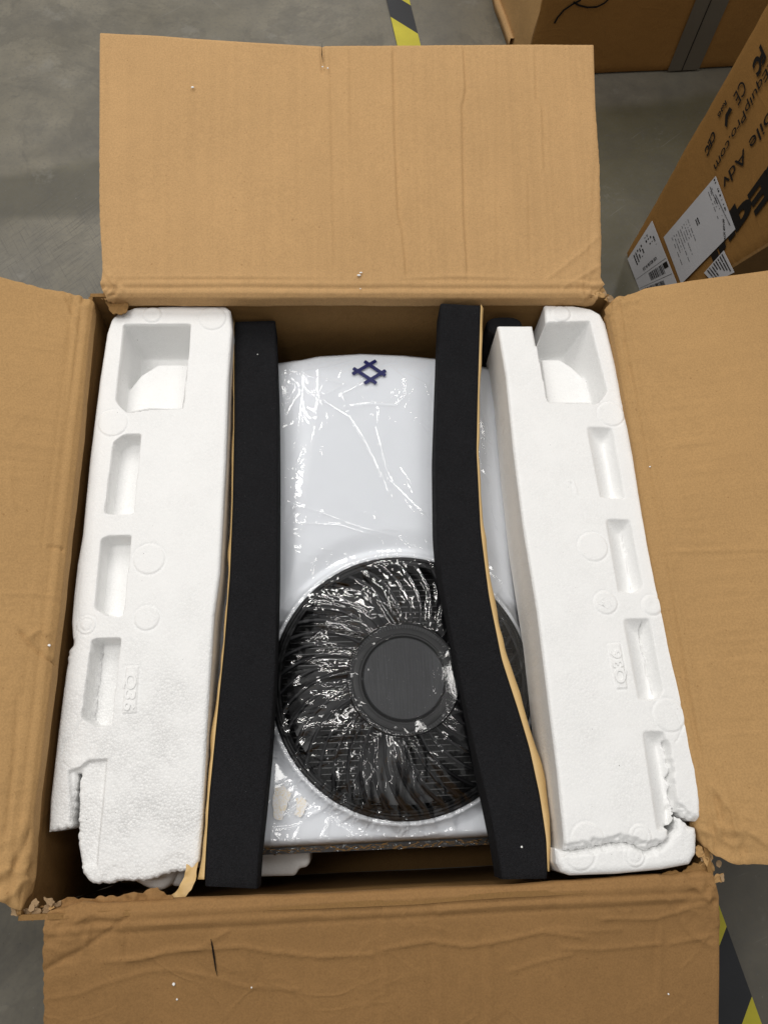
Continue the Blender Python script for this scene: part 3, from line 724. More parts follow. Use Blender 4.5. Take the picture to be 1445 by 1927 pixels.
# right block
Rout = [(936, 612), (1002, 612), (1009, 650), (1027, 606), (1024, 573), (1080, 574), (1112, 580), (1130, 590), (1140, 608), (1161, 693), (1186, 808), (1211, 934), (1240, 1070), (1257, 1151), (1284, 1286), (1307, 1404), (1318, 1482), (1318, 1546),
        (1300, 1544), (1285, 1534), (1272, 1524), (1268, 1540), (1258, 1562), (1258, 1578), (1240, 1592), (1216, 1600), (1196, 1588), (1169, 1584), (1129, 1591), (1095, 1598), (1062, 1600), (1061, 1576), (1049, 1455), (1032, 1320), (1011, 1151), (997, 1067), (984, 988), (966, 844), (952, 707)]
Rpk = [(1027, 606), (1110, 604), (1143, 736), (1125, 760), (1030, 757), (1009, 648)]
def fract(U, V, sd, H, fr):
    L = fr.poly([(1062, 1603), (1095, 1600), (1129, 1593), (1169, 1586), (1196, 1590), (1216, 1602), (1240, 1594)]); d = ldist(U, V, jline(L, .002, .004, 3), .05)
    L2 = fr.poly([(1318, 1548), (1300, 1546), (1272, 1524)]); d2 = ldist(U, V, jline(L2, .002, .004, 4), .05)
    d = np.minimum(d, d2 * 1.0) + fbm(U, V, .010, 8) * .003
    k = 1 - sstep(.006, .010, d)
    return H - k * (.002 + .004 * (1 - np.clip(d / .01, 0, 1)) + fbm(U, V, .0045, 6, 2) * .0026)
Rfe = [mound([(1018, 676), (1052, 676), (1075, 690), (1096, 711), (1117, 738), (1126, 760), (1030, 760)], .040, Rpk, .082, 6.0, 3.2, left=False),
       ('slope', [(1102, 801), (1153, 804), (1177, 939), (1128, 937)], .022, .006, .020, .004),
       ('slope', [(1137, 975), (1186, 977), (1211, 1104), (1196, 1116), (1162, 1116)], .022, .006, .022, .004),
       ('slope', [(1170, 1163), (1223, 1163), (1249, 1301), (1237, 1317), (1200, 1318)], .022, .006, .022, .004),
       ('slope', [(1206, 1374), (1252, 1376), (1276, 1500), (1262, 1562), (1235, 1565)], .022, .006, .022, .004),
       ('disc', (1055, 590), 18, .0009), ('ring', (1055, 590), 13, .0006), ('disc', (1149, 779), 25, .0009), ('disc', (1115, 1029), 28, .0008), ('disc', (1139, 1134), 22, .0010),
       ('disc', (1226, 1139), 19, .0009), ('ring', (1226, 1139), 13, .0005), ('ring', (1226, 1139), 8, .0005), ('disc', (1258, 1346), 30, .0007), ('disc', (1106, 1580), 31, .0008), ('disc', (1205, 1573), 20, .0012), ('ring', (1205, 1573), 14, -.001),
       ('plate', [(1142, 1212), (1166, 1210), (1181, 1296), (1159, 1297)], .0014),
       ('crack', [(1175, 988), (1186, 1040), (1193, 1081), (1198, 1108)], .0006, .004, .0009), ('crack', [(1210, 1170), (1216, 1208), (1225, 1252), (1238, 1303)], .0009, .010, .0012),
       ('crack', [(1253, 1397), (1263, 1438), (1267, 1488), (1274, 1525)], .0022, .016, .0018), ('crack', [(1249, 1318), (1272, 1340), (1285, 1372), (1270, 1398)], .0010, .0012, .001),
       ('crack', [(1068, 905), (1080, 908), (1086, 930)], .0012, -.0012, .001), ('crack', [(1075, 906), (1078, 925)], .001, .001, .001),
       ('fn', fract)]
Rb, fRb = block('polystyrene_block', -.022, .004, Rout, Rfe, .105, M_epsr, 'long white polystyrene block along the right wall, cracked across its lower end', seed=9, bead=lambda U, V: .25 + .2 * sstep(0, -.3, V),
                jagsegs=set([17, 18, 19, 20, 21, 22, 23, 24, 25, 26, 27, 28, 29]), jamp=.0014)
Fout = [(1048, 1597), (1061, 1599), (1095, 1596), (1129, 1589), (1169, 1582), (1196, 1587), (1216, 1599), (1240, 1591), (1258, 1579), (1262, 1570), (1272, 1560), (1272, 1536), (1284, 1540), (1297, 1554), (1311, 1558), (1313, 1576), (1312, 1608), (1300, 1627), (1247, 1637), (1162, 1645), (1074, 1648), (1058, 1642), (1048, 1625)]
def fr2(U, V, sd, H, fr):
    L = fr.poly([(1046, 1600), (1095, 1599), (1129, 1592), (1169, 1586), (1196, 1590), (1216, 1602), (1240, 1594)]); d = ldist(U, V, jline(L, .002, .004, 7), .05) + fbm(U, V, .008, 2) * .002
    return H - (1 - sstep(.003, .007, d)) * (.004 + fbm(U, V, .0045, 16, 2) * .0022)
Ff, fFf = block('polystyrene_fragment', -.003, -.003, Fout, [('disc', (1089, 1604), 30, .0006), ('disc', (1193, 1609), 20, .0010), ('ring', (1193, 1609), 14, -.001), ('fn', fr2)], .10, M_epsr,
                'broken off end of the right polystyrene block in the lower right box corner', seed=12, jagsegs=set(range(0, 14)), jamp=.0012, bead=lambda U, V: np.full(U.shape, .4), fillet=.010)
g2, _ = block('polystyrene_fragment', -.085, -.085, [(225, 1625), (335, 1620), (332, 1640), (322, 1664), (303, 1677), (276, 1672), (250, 1658)], [], .05, M_epsr, 'shaded wedge of polystyrene under the crumbled end of the left block', seed=14, fillet=.014)
g3, _ = block('polystyrene_fragment', -.100, -.100, [(318, 1630), (352, 1630), (350, 1655), (340, 1668), (322, 1668), (316, 1650)], [], .05, M_epsr, 'small grey shaded polystyrene chunk beside the curled paper strip', seed=15, fillet=.008)
g4, _ = block('polystyrene_support', -.17, -.17, [(440, 1570), (582, 1570), (584, 1622), (577, 1632), (562, 1634), (556, 1648), (470, 1650), (440, 1640)], [], .10, M_epsr, 'white polystyrene support showing under the front edge of the fan unit', seed=16, fillet=.005)
# moulded marks
def plate_text(fr, s, a, b, uppx, cap, parent, h):
    A = fr.px(a); B = fr.px(b); u = np.array(fr.px(uppx)) - np.array(A)
    return text_on('moulded_number', s, A, B, u, cap, fr, h, M_eps, parent, bold=.02, t=.0018)
plate_text(fLb, 'Q36', (239, 1266), (234, 1337), (252, 1267), .0135, Lb, .0008)
plate_text(fRb, 'Q36', (1177, 1284), (1165, 1222), (1160, 1287), .0135, Rb, .0010)
def recyc(fr, tri, parent, ta, tb, tup, pa, pb_, h):
    P = [np.array(fr.px(p)) for p in tri]
    for i in range(3):
        a, b = P[i], P[(i + 1) % 3]; t = unit(b - a); n = np.array([-t[1], t[0]]) * .0007; a = a + t * .0012; b = b - t * .002
        prism('moulded_triangle', [a - n, b - n, b + n, a + n], .0006, M_eps, parent, fr, h)
    text_on('moulded_number', '06', fr.px(ta), fr.px(tb), np.array(fr.px(tup)) - np.array(fr.px(ta)), .005, fr, h, M_eps, parent, bold=.004, t=.0006)
    text_on('moulded_letters', 'PS', fr.px(pa), fr.px(pb_), np.array(fr.px(tup)) - np.array(fr.px(ta)), .005, fr, h, M_eps, parent, bold=.004, t=.0006)
recyc(fLb, [(298, 1163), (274, 1152), (272, 1176)], Lb, (278, 1158), (279, 1170), (288, 1158), (263, 1157), (264, 1169), .0008)
recyc(fRb, [(1121, 1134), (1141, 1122), (1145, 1146)], Rb, (1139, 1141), (1136, 1129), (1130, 1142), (1153, 1140), (1150, 1128), .0009)

# ------------------------------------------------------------------ rooftop unit
ZC = RIM - .11
ac = empty('air_conditioner', (.04, 0, .02), 'white fan unit with round black grille wrapped in clear plastic film', 'air conditioner')
FC = np.array([.0525, -.1625]); FRD = .1855
fC = Frame((0, 0, ZC), (1, 0, 0), (0, 1, 0))
topy = [(-.235, .348), (-.18, .362), (-.12, .374), (-.06, .383), (.01, .3875), (.08, .384), (.14, .377), (.20, .367), (.26, .352), (.30, .338)]
cov = [(-.245, -.374), (.252, -.372), (.305, -.372), (.31, .30)] + topy[::-1] + [(-.25, .31)]
circ = lambda r, n=160: [(FC[0] + r * math.cos(2 * math.pi * k / n), FC[1] + r * math.sin(2 * math.pi * k / n)) for k in range(n)]
def cover_h(U, V, sd, holes=True):
    r = np.hypot(U - FC[0], V - FC[1])
    H = -.012 * (1 - np.sqrt(np.clip(1 - (1 - np.clip((sd if holes else sd) / .012, 0, 1)) ** 2, 0, 1))) * (r > FRD + .02)
    H = H - .004 * sstep(FRD, FRD + .020, r) + .0015 * np.exp(-((r - FRD - .004) / .003) ** 2)
    # raised middle panel with soft shoulders
    xl = -.098 + .03 * sstep(.0, .35, V); xr = .190 - .03 * sstep(.0, .35, V)
    H = H + .0035 * sstep(xl - .022, xl + .008, U) * (1 - sstep(xr - .008, xr + .022, U)) * sstep(FRD + .01, FRD + .05, r) * sstep(-.35, -.1, V)
    H = H - .004 * np.exp(-((U - .235) / .010) ** 2)
    return H
slab('cover', fC, [cov, circ(FRD)], .0022, lambda U, V, sd: cover_h(U, V, sd), .016, [M_cover], ac)
boxes('base_tray', [((-.24, -.3765, -ZC + .03), (.30, .33, -.0535)), ((-.24, -.3815, -.0532), (.30, -.3495, -.0168)), ((-.24, -.3492, -.0532), (-.1345, .33, -.0165)), ((.2395, -.3492, -.0532), (.30, .33, -.0165)), ((-.1342, .0245, -.0532), (.2392, .33, -.0165))], M_black, ac, fC)
fG = Frame((FC[0], FC[1], ZC), (1, 0, 0), (0, 1, 0))
lathe('fan_recess', [(FRD, -.002), (FRD - .001, -.0395)], 96, M_void, ac, fG)
DOME = .024
def dome(r): return DOME * (1 - np.clip((r - .075) / .10, 0, 1) ** 1.7)
gr = lathe('fan_grille', [(.1850, -.012), (.1850, .0020), (.1830, .0040), (.1800, .0040), (.1790, .0020), (.1765, .0018), (.1755, .0034), (.1720, .0026), (.1705, -.004), (.1705, -.012), (.1850, -.012)], 144, M_black, ac, fG)
rib_v, rib_f = [], []
N_ = 18
for i in range(N_ + 1):
    s = i / N_; r = .0765 + (.1725 - .0765) * s; a = .30 * s ** 1.5 + .03 * s
    r2 = r + .001; a2 = .30 * min(1.02, s + .01) ** 1.5 + .03 * (s + .01)
    p = np.array([r * math.cos(a), r * math.sin(a)]); q = np.array([r2 * math.cos(a2), r2 * math.sin(a2)]); t = unit(q - p); n = np.array([-t[1], t[0]])
    z = float(dome(r)) + .001; wv = .0015 + .0014 * s
    for o_, dz in ((-wv, -.010), (-wv, -.0012), (-wv * .5, 0), (wv * .5, 0), (wv, -.0012), (wv, -.010)):
        rib_v.append((p[0] + n[0] * o_, p[1] + n[1] * o_, z + dz))
for i in range(N_):
    for j in range(5): a0 = i * 6 + j; rib_f.append((a0, a0 + 6, a0 + 7, a0 + 1))
rib_me = pymesh('rib', rib_v, rib_f); rib_me.materials.append(M_rib)
rib_me.polygons.foreach_set('use_smooth', np.ones(len(rib_me.polygons), bool))
NR = 42
for k in range(NR):
    o = bpy.data.objects.new('rib', rib_me); col.objects.link(o); o.parent = gr
    o.matrix_basis = Matrix.Rotation(2 * math.pi * k / NR + .03, 4, 'Z')
hub = lathe('hub', [(.0790, DOME - .012), (.0790, DOME + .001), (.0775, DOME + .002), (.0770, DOME), (.0715, DOME), (.0710, DOME + .003), (.064, DOME + .005), (.0625, DOME + .0045), (.0620, DOME + .003), (.0600, DOME + .003), (.0590, DOME + .0055), (.0580, DOME + .002), (.0572, DOME - .001)], 128, M_black, ac, fG)
lathe('hub_cap', [(.0568, DOME - .002), (.0568, DOME + .005), (.0555, DOME + .0065), (.0001, DOME + .0068)], 96, M_hub, ac, fG)
tv, tf = [], []
for k in range(110):
    a = 2 * math.pi * k / 110; c_, s_ = math.cos(a), math.sin(a)
    for (r, dt, z) in ((.0720, -.0006, DOME - .001), (.0765, -.0006, DOME - .001), (.0765, .0006, DOME - .001), (.0720, .0006, DOME - .001), (.0720, -.0006, DOME + .0014), (.0765, -.0006, DOME + .0014), (.0765, .0006, DOME + .0014), (.0720, .0006, DOME + .0014)):
        tv.append((r * c_ - dt * s_, r * s_ + dt * c_, z))
    b = k * 8; tf += [tuple(b + i for i in q) for q in ((4, 5, 6, 7), (0, 1, 5, 4), (1, 2, 6, 5), (2, 3, 7, 6), (3, 0, 4, 7))]
tk = finish('hub_tick_ring', pymesh('hub_tick_ring', tv, tf), M_hub, ac, fG, smooth=False); tk['kind'] = 'stuff'
# fan blades and coil seen through the grille
bm_v, bm_f = [], []
for i in range(9):
    for j in range(9):
        s = i / 8; t = j / 8; r = .035 + .130 * s; a = (t - .5) * (.62 + .1 * s) + .35 * s; bm_v.append((r * math.cos(a), r * math.sin(a), -.024 + (t - .5) * .018 + .004 * math.sin(t * math.pi)))
for i in range(8):
    for j in range(8): a0 = i * 9 + j; bm_f.append((a0, a0 + 9, a0 + 10, a0 + 1))
bl_me = pymesh('fan_blade', bm_v, bm_f); bl_me.materials.append(M_blade); bl_me.polygons.foreach_set('use_smooth', np.ones(len(bl_me.polygons), bool))
for k in range(5):
    o = bpy.data.objects.new('fan_blade', bl_me); col.objects.link(o); o.parent = ac
    o.matrix_basis = WM[ac.name].inverted() @ fG.mat() @ Matrix.Rotation(2 * math.pi * k / 5 + .5, 4, 'Z')
boxes('coil', [((-.185, -.185, -.052), (.185, .185, -.040))], M_coil, ac, fG)
tb = boxes('coil_tubes', [((-.18, -.180 + k * .0085, -.0400), (.18, -.180 + k * .0085 + .0011, -.0385)) for k in range(43)], M_tube, ac, fG); tb['kind'] = 'stuff'
# emblem
def stroke(a, b, wd):
    a = np.array(a); b = np.array(b); t = unit(b - a); n = np.array([-t[1], t[0]]); P = []
    for k in range(7):
        g = -math.pi / 2 + math.pi * k / 6; P.append(tuple(b + (t * math.cos(g) * .35 + n * math.sin(g)) * wd))
    for k in range(7):
        g = math.pi / 2 + math.pi * k / 6; P.append(tuple(a + (t * math.cos(g) * .35 + n * math.sin(g)) * wd))
    return P
emh = .0042
em = None
for k, (a, b) in enumerate([((664, 703), (707, 678.5)), ((686.5, 720.5), (725, 697)), ((686.5, 680), (724.5, 706)), ((665.5, 693), (707.5, 720.5))]):
    prism('emblem_bar', stroke(fC.px(a, emh), fC.px(b, emh), .0030), .0003 + .00015 * k, M_logo, ac, fC, emh - .0009)

def reflect_mat():  # cream reflections in the film, painted as squiggles on cover-coloured patches
    t = NT('yellow_reflection_paint'); n = t.noise(260, 2, None, .5, 1.5)
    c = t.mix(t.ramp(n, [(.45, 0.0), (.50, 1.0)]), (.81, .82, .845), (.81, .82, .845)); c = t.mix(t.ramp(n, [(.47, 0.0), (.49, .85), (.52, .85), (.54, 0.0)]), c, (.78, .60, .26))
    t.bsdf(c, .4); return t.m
M_reflect = reflect_mat()
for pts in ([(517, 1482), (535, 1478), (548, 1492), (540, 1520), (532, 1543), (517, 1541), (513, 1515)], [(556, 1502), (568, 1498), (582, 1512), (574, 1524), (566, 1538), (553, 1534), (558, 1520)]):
    prism('painted_reflection', jag(fC.poly(pts), .0012, .003, 4), .0004, M_reflect, ac, fC, -.0001)

# plastic film, pulled over cover and grille
def film():
    step = .00105; us = np.arange(-.243, .303, step); vs = np.arange(-.385, .392, step)
    U, V = np.meshgrid(us, vs, indexing='ij')
    r = np.hypot(U - FC[0], V - FC[1])
    sdc = np.full(U.shape, .05)
    d = sdist(U, V, cov); sdc = np.clip(d, 0, 1)
    base = cover_h(U, V, sdc)
    dm = dome(r); th = np.arctan2(V - FC[1], U - FC[0]); s_ = np.clip((r - .0765) / .096, 0, 1); ph = (th - .03 - (.30 * s_ ** 1.5 + .03 * s_)) * NR / (2 * math.pi)
    cellk = np.floor(ph) % NR; fr_ = ph - np.floor(ph); deep = .0006 + .0030 * hash2(cellk, cellk * 0 + 3, 5) ** 1.5
    gapsag = deep * np.sin(fr_ * math.pi) ** .8 * np.sin(s_ * math.pi) ** .5 * (.6 + .5 * vnoise(cellk * .31, r, .022, 77))
    tent = np.where(r < .079, DOME + .0075, dm + .0052 - gapsag)
    inside = 1 - sstep(FRD - .012, FRD + .004, r)
    base = base * (1 - inside) + tent * inside
    base = base + .0016
    W = np.zeros_like(U); rs = np.random.RandomState(4)
    def ridge(P, wd, amp):
        P = np.array(P); lo = P.min(0) - wd * 3; hi = P.max(0) + wd * 3
        i0, i1 = np.searchsorted(us, lo[0]), np.searchsorted(us, hi[0]); j0, j1 = np.searchsorted(vs, lo[1]), np.searchsorted(vs, hi[1])
        if i1 - i0 < 2 or j1 - j0 < 2: return
        u = U[i0:i1, j0:j1]; v = V[i0:i1, j0:j1]
        n = len(P) - 1; best = np.full(u.shape, 1e9); tt = np.zeros(u.shape)
        for k in range(n):
            a, b = P[k], P[k + 1]; dd = b - a; L = dd @ dd + 1e-12; t = np.clip(((u - a[0]) * dd[0] + (v - a[1]) * dd[1]) / L, 0, 1)
            q = np.hypot(u - a[0] - t * dd[0], v - a[1] - t * dd[1]); m = q < best; best[m] = q[m]; tt[m] = (k + t[m]) / n
        taper = np.sin(np.clip(tt, 0.03, .97) * math.pi) ** .6
        W[i0:i1, j0:j1] += amp * taper * np.exp(-(best / wd) ** 2)
    def streak(c, ang, L, wd, amp, curve=.15):
        t = np.linspace(-.5, .5, 5); dx, dy = math.cos(ang), math.sin(ang); k = rs.uniform(-curve, curve) * L
        wob = rs.uniform(-1, 1, 5) * L * .02
        ridge([(c[0] + dx * L * s - dy * (k * (s * s * 4 - 1) + wob[i]), c[1] + dy * L * s + dx * (k * (s * s * 4 - 1) + wob[i])) for i, s in enumerate(t)], wd, amp)
    px = lambda *p: [fC.px(q, .003) for q in p]
    # named creases seen on the panel
    for P, wd, am in ((px((545, 715), (600, 745), (655, 780), (680, 820), (710, 880), (745, 960)), .0016, .0012), (px((655, 775), (640, 740), (690, 715), (680, 705)), .0014, .0010),
                      (px((640, 765), (700, 757), (745, 760), (762, 740), (760, 710), (735, 690)), .0015, .0011), (px((720, 755), (745, 745), (755, 730)), .001, .0006), (px((600, 745), (650, 720), (560, 700)), .0012, .0008),
                      (px((720, 870), (740, 910), (790, 960), (830, 1000)), .0012, .0008), (px((700, 780), (720, 860), (740, 960)), .0012, .0007), (px((760, 700), (800, 720), (815, 760)), .0012, .0008),
                      (px((535, 940), (600, 960), (680, 990), (760, 1010), (820, 1050)), .0014, .0009), (px((540, 980), (640, 985), (720, 1010)), .0012, .0008), (px((540, 700), (620, 690), (680, 672)), .001, .0007)):
        ridge(P, wd, am)
    for k in range(110):                                         # crowded fine wrinkles round the emblem
        c = fC.px((rs.uniform(540, 830), rs.uniform(672, 800))); streak(c, rs.uniform(0, 3.14), rs.uniform(.012, .06), rs.uniform(.0008, .0016), rs.uniform(.0001, .00042), .35)
    for k in range(85):                                         # long oblique pulls down the right of the panel
        c = fC.px((rs.uniform(700, 1000), rs.uniform(780, 1060))); streak(c, R_(rs.normal(-55, 14)), rs.uniform(.02, .10), rs.uniform(.0009, .0018), rs.uniform(.0001, .00045), .1)
    for k in range(90):                                        # pulls between the strips above the fan
        c = fC.px((rs.uniform(440, 830), rs.uniform(880, 1080))); streak(c, R_(rs.normal(-18, 14)), rs.uniform(.01, .06), rs.uniform(.0009, .0015), rs.uniform(.0001, .0005), .12)
    for k in range(40):
        c = fC.px((rs.uniform(425, 620), rs.uniform(690, 1100))); streak(c, R_(rs.normal(80, 18)), rs.uniform(.01, .05), rs.uniform(.0009, .0014), rs.uniform(.0002, .0009), .1)
    for k in range(90):                                         # left sliver and right sliver
        c = (rs.uniform(-.24, -.20), rs.uniform(-.36, .1)) if k % 2 else (rs.uniform(.20, .29), rs.uniform(-.3, .35)); streak(c, R_(rs.normal(-30, 20)), rs.uniform(.008, .04), rs.uniform(.0006, .001), rs.uniform(.0003, .0008), .2)
    for k in range(75):                                         # broad soft folds across the fan, horizontal on the left, downwards at the bottom
        a = rs.uniform(R_(120), R_(300)); rr = rs.uniform(.09, .178); c = FC + rr * np.array([math.cos(a), math.sin(a)])
        if a < R_(225): streak(c, R_(rs.normal(3, 9)) + (a - math.pi) * .3, rs.uniform(.05, .13), rs.uniform(.0034, .0075), rs.uniform(.0015, .0042), .12)
        else: streak(c, a + .3 + rs.normal(0, .2), rs.uniform(.04, .09), rs.uniform(.0034, .0075), rs.uniform(.0015, .0045), .2)
    for k in range(22):
        a = rs.uniform(R_(-50), R_(120)); rr = rs.uniform(.09, .178); c = FC + rr * np.array([math.cos(a), math.sin(a)]); streak(c, a + .35 + rs.normal(0, .15), rs.uniform(.03, .08), rs.uniform(.003, .005), rs.uniform(.0010, .0028), .1)
    # over the fan: pulled in streaks across the left, ridges along the ribs at the bottom
    for k in range(16):
        a = rs.uniform(R_(130), R_(235)); rr = rs.uniform(.085, .185); c = FC + rr * np.array([math.cos(a), math.sin(a)])
        streak(c, R_(rs.normal(2, 13)) + (a - math.pi) * .35, rs.uniform(.02, .09), rs.uniform(.0016, .0034), rs.uniform(.0008, .0026), .12)
    for k in range(16):
        a = rs.uniform(R_(215), R_(300)); rr = rs.uniform(.085, .18); c = FC + rr * np.array([math.cos(a), math.sin(a)])
        streak(c, a + .35 + rs.normal(0, .25), rs.uniform(.015, .06), rs.uniform(.0012, .0032), rs.uniform(.0010, .0032), .3)
    for k in range(8):
        a = rs.uniform(R_(30), R_(140)); rr = rs.uniform(.09, .18); c = FC + rr * np.array([math.cos(a), math.sin(a)])
        streak(c, a + .35 + rs.normal(0, .15), rs.uniform(.02, .07), rs.uniform(.0014, .0036), rs.uniform(.0006, .0020), .1)
    for k in range(12):
        a = rs.uniform(R_(-60), R_(30)); rr = rs.uniform(.10, .185); c = FC + rr * np.array([math.cos(a), math.sin(a)])
        streak(c, a + .4 + rs.normal(0, .3), rs.uniform(.015, .05), rs.uniform(.0010, .0028), rs.uniform(.0008, .0026), .25)
    for k in range(130):                                        # crinkles where the film bridges the rim of the fan
        a = rs.uniform(0, 2 * math.pi) if k % 3 == 0 else rs.uniform(R_(195), R_(275)); rr = FRD + rs.uniform(-.010, .012); c = FC + rr * np.array([math.cos(a), math.sin(a)])
        streak(c, a + rs.normal(0, .5), rs.uniform(.006, .018), rs.uniform(.0006, .0012), rs.uniform(.0006, .0018), .3)
    for k in range(55):                                        # white corner at lower left and the front edge
        c = (rs.uniform(-.15, .02), rs.uniform(-.375, -.24)); streak(c, R_(rs.choice([10, 60, 100]) + rs.normal(0, 15)), rs.uniform(.015, .06), rs.uniform(.0010, .0022), rs.uniform(.0003, .0009), .2)
    for k in range(60):
        c = (rs.uniform(-.15, .2), rs.uniform(-.382, -.366)); streak(c, R_(rs.normal(90, 50)), rs.uniform(.006, .02), rs.uniform(.0008, .0014), rs.uniform(.0003, .001), .3)
    for k in range(14):
        c = FC + np.array([-.05 + rs.uniform(-.01, .02), rs.uniform(-.04, .04)]); streak(c, R_(rs.normal(-8, 6)), rs.uniform(.02, .05), .0008, .0005, .05)
    sag = inside * (r > .082) * (fbm(U, V, .035, 61) * .0030 + fbm(U, V, .020, 62) * .0004) * sstep(.082, .10, r)
    W = np.where(r < .076, W * .25, W) + fbm(U, V, .05, 31) * .0004 + fbm(U, V, .007, 33) * .00004 + sag
    W = W * (.72 + .28 * inside)
    Z = base + np.maximum(W, -.0012 + np.minimum(W, 0) * (.3 + .7 * inside))
    Z = np.where(d < .001, Z - .02 * sstep(0, .006, .001 - d), Z)
    n, m = U.shape
    P3 = np.stack([U, V, Z], -1).reshape(-1, 3)
    I = np.arange(n * m).reshape(n, m); ok = (d > -.007)
    okc = ok[:-1, :-1] & ok[1:, :-1] & ok[1:, 1:] & ok[:-1, 1:]
    Q = np.stack([I[:-1, :-1], I[1:, :-1], I[1:, 1:], I[:-1, 1:]], -1)[okc]
    used = np.unique(Q); rm = np.full(n * m, -1); rm[used] = np.arange(len(used)); Q = rm[Q]; P3 = P3[used]
    me = bpy.data.meshes.new('plastic_film'); me.vertices.add(len(P3)); me.vertices.foreach_set('co', P3.astype(np.float32).ravel())
    me.loops.add(Q.size); me.loops.foreach_set('vertex_index', Q.ravel().astype(np.int32)); me.polygons.add(len(Q))
    me.polygons.foreach_set('loop_start', (np.arange(len(Q)) * 4).astype(np.int32)); me.polygons.foreach_set('loop_total', np.full(len(Q), 4, np.int32)); me.update(calc_edges=True)
    o = finish('plastic_film', me, M_film, ac, fC); o['label'] = 'crinkled clear plastic film stretched over cover and grille'
film()
def film_hem():
    n, m = 420, 9; v = []; f = []
    for i in range(n):
        x = -.15 + .36 * i / (n - 1)
        for j in range(m):
            t = j / (m - 1); y = -.3745 - .0065 * t + .002 * float(fbm(np.array([x * 3]), np.array([t * .02]), .02, 71)[0]); z = -.0105 - .004 * t
            k = float(fbm(np.array([x]), np.array([t * .012]), .006, 72)[0]); q = float(fbm(np.array([x]), np.array([t * .015 + 1]), .004, 73)[0])
            v.append((x, y + k * .0012, z + q * .0018))
    for i in range(n - 1):
        for j in range(m - 1): a = i * m + j; f.append((a, a + m, a + m + 1, a + 1))
    finish('film_hem', pymesh('film_hem', v, f), M_film, ac, fC)
film_hem()

# ------------------------------------------------------------------ foam strips
def interp_path(pts, n):
    P = np.array(pts, float); t = np.concatenate([[0], np.cumsum(np.linalg.norm(np.diff(P, axis=0), axis=1))]); t /= t[-1]
    s = np.linspace(0, 1, n); out = np.stack([np.interp(s, t, P[:, k]) for k in range(P.shape[1])], 1)
    for _ in range(3): out[1:-1] = out[1:-1] * .5 + (out[:-2] + out[2:]) * .25
    return out
def zpath(ys, y): return np.interp(y, [a for a, _ in ys], [b for _, b in ys])
def strip(left, right, zs, hgt, label, back, seed):
    """long rectangular foam bar; the top face's two edges are read off, its body goes down by hgt"""
    n = 110; L = interp_path(left, n); Rr = interp_path(right, n)
    Lw = np.array([at(p, RIM + zpath(zs, p[1])) for p in L]); Rw = np.array([at(p, RIM + zpath(zs, p[1])) for p in Rr])
    rt = empty('foam_strip', tuple((Lw[n // 2] + Rw[n // 2]) / 2 - np.array([0, 0, hgt])), label, 'foam strip', 'black foam strips on the fan unit')
    prof = [(0, -hgt), (0, -.004), (.012, -.0012), (.05, 0)] + [(k / 14, 0) for k in range(2, 13)] + [(.95, 0), (.988, -.0012), (1, -.004), (1, -hgt)]
    v = []; f = []; m = len(prof)
    for i in range(n):
        e = min(i, n - 1 - i); dip = -.003 if e == 0 else 0.0
        for t, z in prof:
            p = Lw[i] * (1 - t) + Rw[i] * t
            nz = (vnoise(np.array([p[0]]), np.array([p[1]]), .02, seed)[0]) * .0006
            v.append(p + np.array([0, 0, z + dip + (nz if z > -.01 else 0)]))
    for i in range(n - 1):
        for j in range(m - 1): a = i * m + j; f.append((a, a + m, a + m + 1, a + 1))
        a = i * m; f.append((a, a + m - 1, a + 2 * m - 1, a + m))
    f.append(tuple(range(m))[::-1]); f.append(tuple((n - 1) * m + j for j in range(m)))
    me = pymesh('foam', v, f); o = finish('foam', me, M_foam, rt)
    import bmesh
    b = bmesh.new(); b.from_mesh(me); bmesh.ops.recalc_face_normals(b, faces=b.faces); b.to_mesh(me); b.free()
    try: me.set_sharp_from_angle(angle=R_(50))
    except Exception: pass
    # peeled backing paper on the outer side
    edge, sil, fz = back; nb = 160
    Ed = interp_path(edge, nb); Si = interp_path(sil, nb); v = []; f = []
    for i in range(nb):
        ze = zpath(zs, Ed[i][1]); wob = vnoise(np.array([i * .9]), np.array([0.]), 5, seed)[0] * .0030; Si[i] = Si[i] + np.array([vnoise(np.array([i * 1.0]), np.array([3.]), 4, seed)[0] * 1.2, 0])
        a = at(Ed[i], RIM + ze - .0005); bq = at(Si[i], RIM + ze - .006 + wob); c = at(Si[i], RIM + ze - .010 + wob); dn = bq - a; dn[2] = 0
        sgn = -1 if label.startswith('left') or 'left' in label.split()[:3] else 1
        q1 = bq + np.array([0, 0, -.012]); q2 = bq + np.array([-sgn * .004, 0, -.045])
        v += [a, bq, q1, q2]
    for i in range(nb - 1):
        for j in range(3): a = i * 4 + j; f.append((a, a + 4, a + 5, a + 1))
    nv = len(v)
    o2 = finish('backing_paper', pymesh('backing_paper', v, f), M_tape, rt)
    md = o2.modifiers.new('thickness', 'SOLIDIFY'); md.thickness = .0006
    return rt
strip([(441, 604), (441, 800), (438, 950), (433, 1080), (422, 1220), (406, 1380), (394, 1500), (388, 1600), (385, 1668)],
      [(518, 601), (523, 750), (524, 900), (523, 1080), (519, 1250), (508, 1420), (496, 1540), (488, 1610), (484, 1673)],
      [(600, -.060), (900, -.058), (1400, -.055), (1675, -.028)], .050, 'left black foam strip lying between the left polystyrene block and the emblem', (
          [(441, 606), (441, 800), (438, 950), (433, 1080), (422, 1220), (406, 1380), (394, 1500), (388, 1600), (385, 1655)],
          [(440, 590), (440, 760), (437, 900), (435, 1000), (430, 1030), (431, 1060), (431, 1080), (422, 1200), (406, 1340), (399, 1370), (396, 1430), (393, 1470), (387, 1560), (380, 1625), (374, 1655)], 0), 3)
